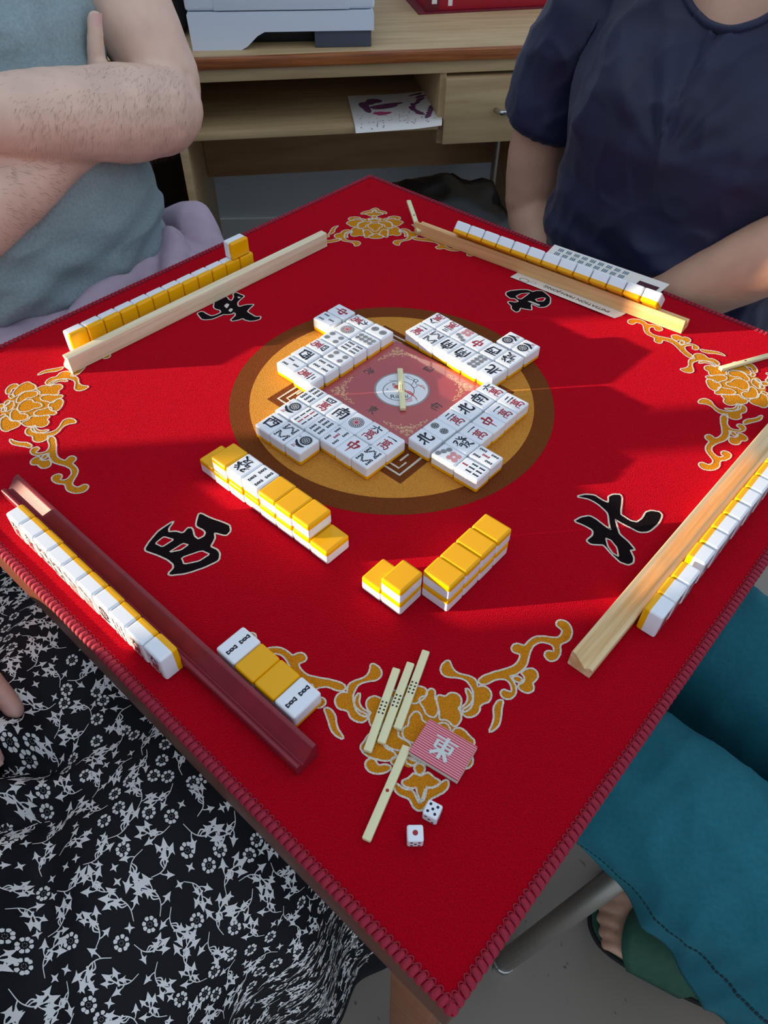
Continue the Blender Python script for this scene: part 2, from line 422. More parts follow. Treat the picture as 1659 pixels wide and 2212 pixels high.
# ------------------------------------------------------------------ room
FZ = -0.74
def floor_material():
    m = bpy.data.materials.new('vinyl_floor'); m.use_nodes = True
    nt = m.node_tree; N, L = nt.nodes, nt.links
    p = N['Principled BSDF']; p.inputs['Roughness'].default_value = 0.42
    tc = N.new('ShaderNodeTexCoord')
    n1 = N.new('ShaderNodeTexNoise'); n1.inputs['Scale'].default_value = 6; n1.inputs['Detail'].default_value = 5
    L.new(tc.outputs['Object'], n1.inputs['Vector'])
    r1 = N.new('ShaderNodeValToRGB')
    r1.color_ramp.elements[0].color = lin(136, 127, 116); r1.color_ramp.elements[1].color = lin(152, 143, 131)
    L.new(n1.outputs['Fac'], r1.inputs['Fac'])
    # short dark flecks
    mp = N.new('ShaderNodeMapping'); mp.inputs['Scale'].default_value = (95, 34, 1)
    n0 = N.new('ShaderNodeTexNoise'); n0.inputs['Scale'].default_value = 18
    L.new(tc.outputs['Object'], n0.inputs['Vector'])
    mx = N.new('ShaderNodeVectorMath'); mx.operation = 'MULTIPLY_ADD'; mx.inputs[1].default_value = (.05, .05, 0)
    L.new(n0.outputs['Color'], mx.inputs[0]); L.new(tc.outputs['Object'], mx.inputs[2])
    L.new(mx.outputs[0], mp.inputs['Vector'])
    vo = N.new('ShaderNodeTexVoronoi'); vo.inputs['Scale'].default_value = 1.0
    L.new(mp.outputs['Vector'], vo.inputs['Vector'])
    r2 = N.new('ShaderNodeValToRGB'); r2.color_ramp.elements[0].position = 0.06; r2.color_ramp.elements[1].position = 0.14
    r2.color_ramp.elements[0].color = (.25, .22, .2, 1); r2.color_ramp.elements[1].color = (1, 1, 1, 1)
    L.new(vo.outputs['Distance'], r2.inputs['Fac'])
    mm = N.new('ShaderNodeMix'); mm.data_type = 'RGBA'; mm.blend_type = 'MULTIPLY'; mm.inputs[0].default_value = 0.75
    L.new(r1.outputs['Color'], mm.inputs[6]); L.new(r2.outputs['Color'], mm.inputs[7])
    L.new(mm.outputs[2], p.inputs['Base Color'])
    return m
M['floor'] = floor_material()
M['wall'] = material('wall_paint', lin(206, 212, 216), rough=.9, var=.03, vscale=3, bump=.1, bscale=150)
M['frame_white'] = material('window_frame_white', lin(232, 232, 228), rough=.5)
M['beige_wood'] = wood('beige_wood', lin(200, 172, 130), lin(178, 148, 106), along=(1, 10, 10), scale=5, rough=.5)
M['trim_wood'] = wood('trim_wood', lin(176, 104, 54), lin(126, 66, 30), along=(1.5, 40, 40), scale=5, rough=.4)
M['shade_wood'] = wood('shaded_panel_wood', lin(176, 138, 98), lin(150, 112, 76), along=(1, 8, 8), scale=4, rough=.6)  # desk wood darkened in its colour for the shade under the desk
M['shade_panel'] = material('shade_panel', lin(58, 42, 34), rough=.7, var=.1, vscale=10)  # bay back coloured dark to add to the shade inside
M['printer_white'] = material('printer_white', lin(226, 234, 246), rough=.45, spec=.4)
M['printer_dark'] = material('printer_dark', lin(74, 82, 98), rough=.5)
M['black'] = material('black_plastic', lin(16, 16, 18), rough=.5)
M['bag_black'] = material('bag_black', lin(8, 8, 10), rough=.3, spec=.3)
M['chrome'] = material('chrome', lin(190, 190, 188), rough=.25, metal=1.0)
M['leg_metal'] = material('leg_metal', lin(150, 144, 134), rough=.38, metal=.6)
M['red_card'] = material('red_card', lin(176, 22, 44), rough=.5)
M['red_card_dark'] = material('red_card_dark', lin(112, 14, 34), rough=.6)
M['paper'] = material('paper', lin(236, 232, 226), rough=.7)
M['paper_cream'] = material('paper_cream', lin(240, 224, 198), rough=.7)
M['purple'] = material('purple_print', lin(120, 62, 104), rough=.7, var=.25, vscale=60)
M['magenta'] = material('magenta_print', lin(196, 66, 120), rough=.7)
M['grey_print'] = material('grey_print', lin(140, 130, 140), rough=.7)
M['teal_print'] = material('teal_print', lin(96, 132, 150), rough=.7)
M['table_wood'] = wood('table_wood', lin(150, 92, 58), lin(122, 70, 42), along=(1.5, 20, 20), scale=5, rough=.5)
M['table_edge'] = wood('table_edge', lin(106, 48, 18), lin(88, 38, 15), along=(1.5, 20, 20), scale=5, rough=.4)

def slab(name, x0, x1, y0, y1, z0, z1, mat):
    o = box(name, x0, x1, y0, y1, z0, z1, mat, None, bevel=0)
    tag(o, kind='structure')
    return o
slab('floor', -2.6, 2.6, -2.4, 1.9, FZ - .05, FZ, 'floor')
slab('wall_back', -2.6, 2.6, 1.78, 1.9, FZ, 1.7, 'wall')
slab('baseboard_back', -2.0, 2.0, 1.765, 1.779, FZ, FZ + .08, 'frame_white')
# unseen left wall; window opening sized to shape the sun bands on the mat
WX0, WX1 = -1.92, -1.80
WY0, WY1, WZ0, WZ1 = -0.44, 0.062, 0.06, 1.25
slab('wall_left', WX0, WX1, -2.4, WY0, FZ, 1.7, 'wall')
slab('wall_left', WX0, WX1, WY1, 1.78, FZ, 1.7, 'wall')
slab('wall_left', WX0, WX1, WY0, WY1, FZ, WZ0, 'wall')
slab('wall_left', WX0, WX1, WY0, WY1, WZ1, 1.7, 'wall')
win = empty('window_1', (-1.86, (WY0 + WY1) / 2, WZ0)); tag(win, kind='structure')
hw = (WY1 - WY0) / 2; hh = WZ1 - WZ0
box('window_frame', -.03, .03, -hw, hw, 0, .03, 'frame_white', win)
box('window_frame', -.03, .03, -hw, hw, hh - .05, hh, 'frame_white', win)
box('window_frame', -.03, .03, -hw, -hw + .05, .03, hh - .05, 'frame_white', win)
box('window_frame', -.03, .03, hw - .05, hw, .03, hh - .05, 'frame_white', win)
yc = -0.185 - (WY0 + WY1) / 2
box('mullion', -.03, .03, yc - .03, yc + .03, .03, hh - .05, 'frame_white', win)  # unseen bar, placed to cast the dark band between the sunlit ones

# ------------------------------------------------------------------ desk behind
DR = math.atan2(0.0729, 0.777)
desk = empty('desk', (-0.3577, 1.0748, FZ), DR)
tag(desk, 'beige wooden desk with a brown front trim and one drawer behind the table', 'desk')
H = -FZ
DXL, DXR, DD = -0.30, 1.30, 0.60
box('desk_top', DXL, DXR, .012, DD, H - .022, H, 'beige_wood', desk)
box('front_trim', DXL, DXR, -.003, .012, H - .0215, H - .0005, 'trim_wood', desk, bevel=.003)
box('front_rail', DXL, DXR, .006, .03, H - .046, H - .022, 'beige_wood', desk)
box('shelf', -.012, .535, .0, .40, H - .156, H - .141, 'beige_wood', desk)
box('side_panel', -.031, -.013, .0, DD, 0, H - .046, 'beige_wood', desk)
box('side_panel', -.155, -.137, .0, DD, 0, H - .046, 'beige_wood', desk)
box('side_panel', -.30, -.282, .0, DD, 0, H - .046, 'beige_wood', desk)
box('side_panel', .99, 1.01, .0, DD, 0, H - .046, 'beige_wood', desk)
box('back_panel', -.28, -.032, .30, .315, 0.0, H - .046, 'shade_panel', desk)
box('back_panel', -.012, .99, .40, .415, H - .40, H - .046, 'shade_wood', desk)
box('divider', .535, .55, .012, .40, H - .19, H - .046, 'beige_wood', desk)
box('side_post', .735, .745, .20, .23, 0, H - .19, 'leg_metal', desk)
box('inner_panel', .80, .818, .10, .40, 0, H - .19, 'shade_wood', desk)
dr = box('drawer', .545, .985, -.006, .38, H - .186, H - .054, 'beige_wood', desk)
V, F = tube(cr([(0, -.002, .0), (.006, -.020, .001), (.02, -.024, .001), (.11, -.024, .001), (.124, -.020, .001), (.13, -.002, 0)], 4), .0055, 10)
put('drawer_handle', mesh('drawer_handle', V, F, 'chrome', smooth=True), dr, (-.105, -.193, .068))

# printer on the desk
prn = empty('printer', (-0.337, 1.127, 0), math.atan2(.013, .371))
tag(prn, 'white desktop printer with a dark grey paper tray, standing on the desk', 'printer')
low = [(0.002, 0), (.10, 0), (.113, .006), (.135, .024), (.150, .031), (.371, .031), (.371, .060), (.366, .066), (.003, .066), (0, .062)]
V, F = prism(low, 0, .33)
V = [(v[1], v[0], v[2]) for v in V]; F = [f[::-1] for f in F]
put('lower_body', mesh('lower_body', V, F, 'printer_white'), prn)
bm = rbox_bm((.374, .33, .16), .006, 3, (0, 0, .08))
put('upper_body', bm_mesh('upper_body', bm, 'printer_white', angle=.7), prn, (.1855, .166, .0675))
box('front_panel', .055, .322, -.0008, .01, .0685, .2, 'printer_white', prn, bevel=.0004)
box('paper_tray', .250, .366, .006, .30, 0, .0305, 'printer_dark', prn, bevel=.002)
box('slot_shade', .10, .25, .05, .30, 0, .0305, 'black', prn, bevel=.001)  # black block standing in for the shade inside the tray slot

# unidentified black object standing beside the printer
bm = rbox_bm((.30, .26, .36), .03, 4, (0, 0, .18))
o = put('black_object', bm_mesh('black_object', bm, 'black', smooth=True), None, (-.512, 1.335, 0), .06)
tag(o, 'black object standing on the desk to the left of the printer', 'case')
box('strap', -.05, .05, -.136, -.128, .05, .3, 'bag_black', o, bevel=.002)

# red box at the back of the desk
rb = empty('red_box', (.165, 1.395, 0), math.atan2(.06, .38))
tag(rb, 'flat red cardboard box lying at the back of the desk', 'box')
box('carton', 0, .55, 0, .28, 0.003, .09, 'red_card', rb, bevel=.002)
box('base_flap', -.02, .50, -.012, .25, 0, .003, 'red_card_dark', rb, bevel=.0008)
box('corner_flap', -.004, .03, -.004, .0, .003, .085, 'red_card_dark', rb, bevel=.0008)
box('sticker', .012, .024, -.0048, -.004, .018, .03, 'paper', rb, bevel=0)
box('sticker', .052, .062, -.0008, 0.0, .012, .032, 'paper', rb, bevel=0)

# leaflet lying on the shelf, hanging over its edge
def bend(v):
    x, y, z = v
    zz = -.1385 + z
    f = .002
    if y < f: zz -= (f - y) * .35 + 9 * (f - y) ** 2
    zz += 0.02 * max(0, x - .10) * 3
    return (x, y, zz)
lf = empty('leaflet', (0.02, 1.105, 0), DR)
tag(lf, 'printed leaflet with purple and magenta shapes hanging over the desk shelf edge', 'leaflet')
NX, NY = 14, 18
def lpos(u, v): return (-.03 + .225 * u + .005 * v - .035 * u * (1 - v), -.016 + .20 * v + .004 * u * (1 - v))
V = []; F = []
for j in range(NY + 1):
    for i in range(NX + 1):
        x, y = lpos(i / NX, j / NY); V.append(bend((x, y, .0006)))
for j in range(NY):
    for i in range(NX):
        k = j * (NX + 1) + i; F.append((k, k + 1, k + NX + 2, k + NX + 1))
put('sheet', mesh('sheet', V, F, 'paper', smooth=True), lf)
fl = Flat()
rr = random.Random(3)
def blob(cu, cv, ru, rv, mi, rot=0, n=18, wob=.25):
    P = []
    for i in range(n):
        t = 2 * PI * i / n
        r = 1 + wob * math.sin(2 * t + cu * 30) + wob * .6 * math.sin(3 * t + cv * 20)
        u = cu + r * (ru * math.cos(t) * math.cos(rot) - rv * math.sin(t) * math.sin(rot))
        v = cv + r * (ru * math.cos(t) * math.sin(rot) + rv * math.sin(t) * math.cos(rot))
        P.append(lpos(min(.985, max(.015, u)), min(.985, max(.015, v))))
    fl.poly(P, .0011 + len(fl.f) * 1e-7, mi)
blob(.38, .62, .22, .06, 0, .25); blob(.25, .78, .08, .10, 0, .4); blob(.16, .62, .06, .14, 0, .2); blob(.33, .40, .10, .05, 1, .3)
for k in range(8): blob(.72 + .05 * math.sin(k), .92 - k * .085, .07, .03, 0, .5 + .3 * k)
for k in range(6): blob(.90 - .012 * k, .52 - .06 * k, .05, .035, 0, .8)
for k in range(70):
    u, v = rr.uniform(.05, .95), rr.uniform(.03, .45)
    blob(u, v, .012, .006, 2, rr.uniform(0, 3), n=6, wob=0)
put('print', fl.mesh('print', ['purple', 'magenta', 'grey_print'], xf=bend), lf)

# waste bin with a black bag under the desk
bn = empty('waste_bin', (.175, 1.0, FZ))
tag(bn, 'waste bin lined with a crumpled black plastic bag under the desk', 'bin')
V, F = tube([(0, 0, 0), (0, 0, .42)], [.11, .14], 24)
put('bin_body', mesh('bin_body', V, F, 'black', smooth=False), bn)
bm = bmesh.new(); bmesh.ops.create_icosphere(bm, subdivisions=4, radius=1)
for v in bm.verts:
    c = v.co.copy()
    d = 1 + .16 * noise.noise(c * 3.1) + .10 * abs(noise.noise(c * 7))
    v.co = Vector((c.x * .165 * d, c.y * .15 * d, .41 + c.z * .11 * d))
put('bin_bag', bm_mesh('bin_bag', bm, 'bag_black', smooth=True), bn)

# ------------------------------------------------------------------ table and mat
TH = 0.3712
table = empty('card_table', (0, 0, FZ), -PI / 4)
tag(table, 'square wooden card table under the red playing mat', 'table')
box('table_top', -TH + .001, TH - .001, -TH + .001, TH - .001, H - .052, H - .0035, 'table_edge', table, bevel=.0015)
for sx in (-1, 1):
    for sy in (-1, 1):
        bm = rbox_bm((.042, .042, H - .053), .003, 2, (0, 0, (H - .053) / 2))
        for v in bm.verts:
            if v.co.z < .3: v.co.x *= .75; v.co.y *= .75
        put('leg', bm_mesh('leg', bm, 'table_wood', angle=.6), table, (sx * .335, sy * .335, 0))
for (x0, x1, y0, y1) in ((-.31, .31, -.345, -.325), (-.31, .31, .325, .345), (-.345, -.325, -.31, .31), (.325, .345, -.31, .31)):
    box('apron', x0, x1, y0, y1, H - .085, H - .0525, 'table_wood', table)

pm = empty('playing_mat', (0, 0, 0))
tag(pm, 'red felt playing mat with gold flowers and black wind characters on the table', 'mat')
cs = [AB(TH * 1000 * i, TH * 1000 * j) for i, j in ((-1, -1), (1, -1), (1, 1), (-1, 1))]
bm = bmesh.new()
vs = [bm.verts.new((c.x, c.y, -.0034)) for c in cs] + [bm.verts.new((c.x, c.y, 0)) for c in cs]
for f in ((3, 2, 1, 0), (4, 5, 6, 7), (0, 1, 5, 4), (1, 2, 6, 5), (2, 3, 7, 6), (3, 0, 4, 7)): bm.faces.new([vs[i] for i in f])
put('pile', bm_mesh('pile', bm, 'mat_red'), pm)

def jag(P, amp, seed):
    r = random.Random(seed)
    return [(x + r.uniform(-amp, amp), y + r.uniform(-amp, amp)) for x, y in P]
def pairs(L): return [(L[i], L[i + 1]) for i in range(0, len(L), 2)]
# corner flowers: canonical one lies towards -y
def corner(rz, shift):
    fl = Flat()
    k = 0
    for mflag, L in ORN:
        P0 = pairs(L)
        if k in (9, 10, 11, 12): P0 = [(x, y - 4) for x, y in P0]
        for sg in ((1, -1) if mflag else (1,)):
            P = chaikin([(x * sg, y) for x, y in P0], 2)
            k += 1
            fl.band(jag(P, .1, k), .1, 1.5, .30 + k * .002, 0)
            fl.poly(offset(P, .3), .14 + k * .002, 1)
    fl.poly([(-16, -338), (-6, -331), (6, -331), (16, -338), (24, -352), (30, -368), (28, -380), (14, -384), (8, -388), (-8, -388), (-14, -384), (-28, -380), (-30, -368), (-24, -352)], .08, 1)
    c, s = math.cos(rz), math.sin(rz)
    def xf(v):
        x, y = v[0] + shift / 1000, v[1]
        return (x * c - y * s, x * s + y * c, v[2])
    return fl.mesh('corner_flower', ['mat_white', 'mat_gold'], .001, xf)
for rz, sh in ((0, -5.5), (PI / 2, 3), (PI, 0), (-PI / 2, 0)):
    put('corner_flower', corner(rz, sh), pm)
names = ['west_character', 'north_character', 'south_character', 'east_character']
for nm, (Pf, Hs) in zip(names, CHARS):
    fl = Flat()
    P = chaikin(pairs(Pf), 2, .16)
    fl.band(jag(P, .1, 5), -.2, 1.3, .30, 0)
    fl.poly(P, .14, 1)
    for i, hq in enumerate(Hs):
        hp = chaikin(pairs(hq), 1, .12)
        fl.poly(offset(hp, .4), .42 + i * .01, 0)
        if abs(area2(hp)) > 90: fl.poly(offset(hp, -.9), .55 + i * .01, 2)
    put(nm, fl.mesh(nm, ['mat_white', 'mat_black', 'mat_red'], .001), pm)
# centre medallion
fl = Flat()
fl.disc((0, 0), 163.5, .10, 0, 96)
fl.disc((0, 0), 143.4, .22, 1, 96)
def sq(r, c=(0, 0)): return [(c[0], c[1] - r), (c[0] + r, c[1]), (c[0], c[1] + r), (c[0] - r, c[1])]
fl.poly(sq(126), .34, 0)
for rz in range(4):
    c, s = math.cos(rz * PI / 2), math.sin(rz * PI / 2)
    R = lambda x, y: (x * c - y * s, x * s + y * c)
    for P, w in (([(-22, -93), (0, -115), (22, -93)], 2.6), ([(-16, -90), (0, -106), (7, -99)], 2.2), ([(2, -96), (10, -88)], 2.2), ([(-6, -96), (-14, -88)], 2.2)):
        fl.strip([R(*p) for p in P], [w] * len(P), .56, 2)
put('medallion', fl.mesh('medallion', ['mat_brown', 'mat_tan', 'mat_white'], .001), pm)

# overlocked edge: each thread loop of the two near edges is a piece, the far edges are too fine
def stitch_mesh():
    pts = cr([(.0016, -.0046, .0003), (.0006, -.0032, .0008), (0, -.0008, .0009), (-.0003, .0008, -.0006), (-.0004, .0006, -.0026), (-.0002, -.001, -.0036)], 2)
    V, F = tube(pts, [(.0006, .0012)] + [(.0010, .0025)] * (len(pts) - 2) + [(.0008, .0018)], 6)
    b = len(V)
    V2, F2 = tube(cr([(.0026, -.0036, .0006), (.0020, -.0060, .0006), (.0003, -.0066, .0006), (-.0010, -.0052, .0007), (-.0026, -.0034, .0006)], 2), .0005, 4)
    return mesh('stitch', V + V2, F + [tuple(b + i for i in f) for f in F2], 'stitch', smooth=True)
SM = stitch_mesh()
NST = 142
edges = {'NL': (AB(-371, -371), AB(371, -371)), 'NR': (AB(371, -371), AB(371, 371)), 'FR': (AB(371, 371), AB(-371, 371)), 'FL': (AB(-371, 371), AB(-371, -371))}
far_v, far_f = [], []
for en, (A, B) in edges.items():
    d = (B - A).normalized()
    ang = math.atan2(d.y, d.x)
    for i in range(NST):
        p = A + (B - A) * ((i + .5) / NST)
        mt = Matrix.Translation(p) @ Matrix.Rotation(ang + random.uniform(-.06, .06), 4, 'Z') @ Matrix.Scale(-1, 4, (0, 1, 0))
        if en in ('NL', 'NR'):
            put('stitch', SM, pm, mtx=mt)
        else:
            b = len(far_v)
            far_v += [mt @ v.co for v in SM.vertices]
            far_f += [tuple(b + i for i in q.vertices) for q in SM.polygons]
o = put('far_edge_stitching', mesh('far_edge_stitching', far_v, far_f, 'stitch', smooth=True), pm)
tag(o, kind='stuff')
# ------------------------------------------------------------------ mahjong tiles
TW, TL, TT = 20.2, 26.2, 15.6          # mm
YB = 4.9                                # thickness of the yellow back
def tile_parts():
    bm = rbox_bm((TW, TL, TT), 2.1, 4)
    for v in bm.verts: v.co /= 1000
    zc = (-TT / 2 + YB) / 1000
    def half(keep_up):
        b2 = bm.copy()
        bmesh.ops.bisect_plane(b2, geom=list(b2.verts) + list(b2.edges) + list(b2.faces), plane_co=(0, 0, zc), plane_no=(0, 0, 1),
                               clear_inner=keep_up, clear_outer=not keep_up)
        ed = [e for e in b2.edges if e.is_boundary]
        bmesh.ops.holes_fill(b2, edges=ed, sides=0)
        return b2
    A = wnormal(bm_mesh('tile_body', half(True), 'tile_white', smooth=True, angle=.9))
    B = wnormal(bm_mesh('back_layer', half(False), 'tile_yellow', smooth=True, angle=.9))
    bm.free()
    return A, B
TILE_A, TILE_B = tile_parts()
TILE_A.name = 'mahjong_tile'

CH = {
 '1': [([(-.85, -.08), (-.2, .04), (.4, .03), (.9, -.02)], [.14, .10, .16, .22])],
 '2': [([(-.5, .42), (.5, .48)], [.14, .18]), ([(-.85, -.45), (0, -.38), (.9, -.42)], [.15, .12, .22])],
 '3': [([(-.55, .7), (.55, .76)], [.13, .18]), ([(-.45, .08), (.45, .14)], [.13, .16]), ([(-.9, -.6), (0, -.54), (.95, -.58)], [.15, .12, .2])],
 '4': [([(-.8, .5), (-.6, -.6)], [.16, .2]), ([(-.8, .52), (.7, .6), (.8, .5), (.55, -.5)], [.14, .16, .22, .16]), ([(-.28, .5), (-.3, .05), (-.5, -.25)], [.13, .12, .08]), ([(.15, .52), (.15, 0), (.5, -.08)], [.13, .12, .1]), ([(-.6, -.5), (.58, -.46)], [.13, .14])],
 '6': [([(-.08, .95), (.12, .6)], [.12, .26]), ([(-.9, .25), (0, .34), (.95, .32)], [.14, .12, .24]), ([(-.2, .05), (-.4, -.4), (-.8, -.75)], [.2, .16, .06]), ([(.2, .05), (.5, -.3), (.8, -.75)], [.1, .16, .26])],
 '8': [([(-.2, .55), (-.35, 0), (-.95, -.6)], [.2, .18, .06]), ([(.05, .6), (.35, .05), (.95, -.55)], [.1, .2, .3])],
 '9': [([(-.1, .95), (-.2, .1), (-.85, -.8)], [.2, .16, .06]), ([(-.75, .28), (.3, .42), (.28, -.45), (.5, -.72), (.85, -.68), (.95, -.3)], [.14, .16, .2, .2, .2, .07])],
 'wan': [([(-.85, .72), (.85, .8)], [.13, .16]), ([(-.38, .98), (-.3, .52)], [.12, .14]), ([(.38, 1), (.25, .52)], [.13, .1]),
         ([(-.48, .42), (-.4, -.08)], [.13, .13]), ([(-.48, .42), (.52, .46), (.42, -.02)], [.11, .15, .12]), ([(-.42, .18), (.45, .21)], [.09, .1]), ([(-.4, -.08), (.42, -.04)], [.1, .1]), ([(0, .45), (0, -.4)], [.11, .12]),
         ([(-.75, -.22), (-.72, -.95)], [.13, .1]), ([(-.75, -.22), (.78, -.15), (.72, -.9), (.45, -.78)], [.1, .16, .16, .06]), ([(0, -.4), (-.32, -.66), (.34, -.58)], [.1, .1, .12]), ([(.2, -.42), (.4, -.7)], [.08, .14])],
 'chun': [([(-.62, .42), (-.48, -.25)], [.18, .16]), ([(-.62, .42), (.5, .52), (.68, .45), (.48, -.18)], [.12, .14, .24, .14]), ([(-.5, -.2), (.52, -.14)], [.1, .12]), ([(-.02, .98), (0, .6), (0, -.3), (-.03, -1.1)], [.3, .14, .14, .05])],
 'bei': [([(-.3, .85), (-.33, 0), (-.3, -.75)], [.26, .16, .1]), ([(-.85, .22), (-.35, .3)], [.14, .14]), ([(-.95, -.55), (-.35, -.15)], [.2, .08]), ([(.78, .6), (.25, .22)], [.26, .06]), ([(.12, .9), (.14, -.3), (.3, -.62), (.8, -.65), (.95, -.2)], [.22, .16, .2, .22, .05])],
 'xi': [([(-.9, .72), (0, .78), (.9, .8)], [.14, .13, .22]), ([(-.2, .75), (-.25, .2), (-.45, -.1)], [.14, .12, .07]), ([(.2, .75), (.2, .12), (.5, .05)], [.13, .12, .12]), ([(-.78, .35), (-.6, -.75)], [.18, .2]), ([(-.78, .36), (.7, .44), (.82, .36), (.6, -.62)], [.12, .14, .22, .16]), ([(-.6, -.6), (.62, -.58)], [.12, .14])],
 'nan': [([(-.62, .66), (.62, .74)], [.13, .16]), ([(.05, 1.05), (-.1, .42)], [.2, .12]), ([(-.78, .38), (-.72, -.9)], [.18, .14]), ([(-.78, .38), (.75, .46), (.85, .38), (.76, -.82), (.48, -.7)], [.11, .15, .22, .18, .05]), ([(-.3, .22), (-.15, .0)], [.1, .14]), ([(.32, .25), (.15, .02)], [.15, .06]), ([(-.42, -.05), (.42, -.02)], [.1, .11]), ([(-.46, -.36), (.46, -.33)], [.1, .11]), ([(0, 0), (0, -.85)], [.13, .08])],
 'fa': [([(-.8, .7), (-.25, .76), (-.45, .35), (-.9, .05)], [.1, .15, .1, .05]), ([(-.6, .5), (-.4, .3)], [.08, .12]), ([(.05, .95), (.4, .5), (1, .12)], [.1, .14, .22]), ([(.65, .88), (.32, .6)], [.15, .05]), ([(.88, .66), (.5, .38)], [.14, .05]), ([(-.6, .0), (-.12, .03), (-.18, -.25)], [.09, .13, .09]), ([(-.55, -.25), (-.1, -.22), (-.18, -.85), (-.42, -.75)], [.09, .12, .12, .04]), ([(-.55, 0), (-.6, -.3)], [.08, .08]), ([(.22, .12), (.12, -.18)], [.1, .06]), ([(.22, .12), (.55, .14), (.72, -.1)], [.08, .12, .12]), ([(.1, -.35), (.65, -.3), (.35, -.7), (.02, -.98)], [.09, .14, .1, .04]), ([(.18, -.5), (.5, -.75), (.95, -1)], [.07, .12, .2])],
 'dong': [([(-.8, .62), (.8, .68)], [.13, .16]), ([(-.52, .35), (-.45, -.2)], [.14, .14]), ([(-.52, .35), (.58, .4), (.48, -.18)], [.11, .17, .13]), ([(-.47, .1), (.5, .13)], [.09, .1]), ([(-.45, -.18), (.48, -.15)], [.1, .1]), ([(0, 1), (0, -1)], [.18, .1]), ([(0, -.2), (-.35, -.6), (-.85, -.9)], [.14, .12, .05]), ([(0, -.2), (.4, -.6), (.9, -.88)], [.06, .14, .24])],
}
def brush(fl, key, c, sx, sy, z, mi, wk=1.0):
    for j, (P, ws) in enumerate(CH[key]):
        pts = [(c[0] + x * sx, c[1] + y * sy) for x, y in P]
        Q = cr(pts, 4) if len(pts) > 2 else cr(pts, 3)
        n = len(Q)
        w = np.interp(np.linspace(0, 1, n), np.linspace(0, 1, len(ws)), ws) * (sx + sy) / 2 * wk
        fl.strip(Q, list(w), z + j * .001, mi)

def bamboo(fl, c, L, ang, mi, w=1.0):
    """one bone-shaped stick, white inside"""
    ca, sa = math.cos(ang), math.sin(ang)
    R = lambda x, y: (c[0] + x * ca - y * sa, c[1] + x * sa + y * ca)
    h = L / 2
    k = L / 8.0 * w
    half = [(1.8 * k, h), (2.05 * k, h - 1.0 * L / 8), (1.35 * k, h - 1.9 * L / 8), (1.15 * k, 1.3 * L / 8), (1.6 * k, .7 * L / 8), (1.6 * k, -.7 * L / 8)]
    R1 = [(x, y) for x, y in half] + [(1.15 * k, -1.3 * L / 8), (1.35 * k, -h + 1.9 * L / 8), (2.05 * k, -h + 1.0 * L / 8), (1.8 * k, -h)]
    P = R1 + [(-x, y) for x, y in R1[::-1]]
    fl.poly([R(*p) for p in P], .05, mi)
    if L > 6.5:
        for sg in (1, -1):
            fl.poly([R(x, sg * y) for x, y in ((.34 * k, 1.7 * L / 8), (.34 * k, h - 1.6 * L / 8), (.7 * k, h - 1.0 * L / 8), (-.7 * k, h - 1.0 * L / 8), (-.34 * k, h - 1.6 * L / 8), (-.34 * k, 1.7 * L / 8))], .08, 2)
        fl.disc(c, .5 * k, .08, 2, 8)

def pin(fl, c, r, mi):
    fl.disc(c, r, .05, mi, 20)
    fl.ring(c, r * .74, r * .83, .08, 2, 20)
    for i in range(6):
        t = 2 * PI * i / 6
        fl.disc((c[0] + r * .44 * math.cos(t), c[1] + r * .44 * math.sin(t)), r * .13, .08, 2, 6)
    fl.disc(c, r * .12, .08, 2, 6)

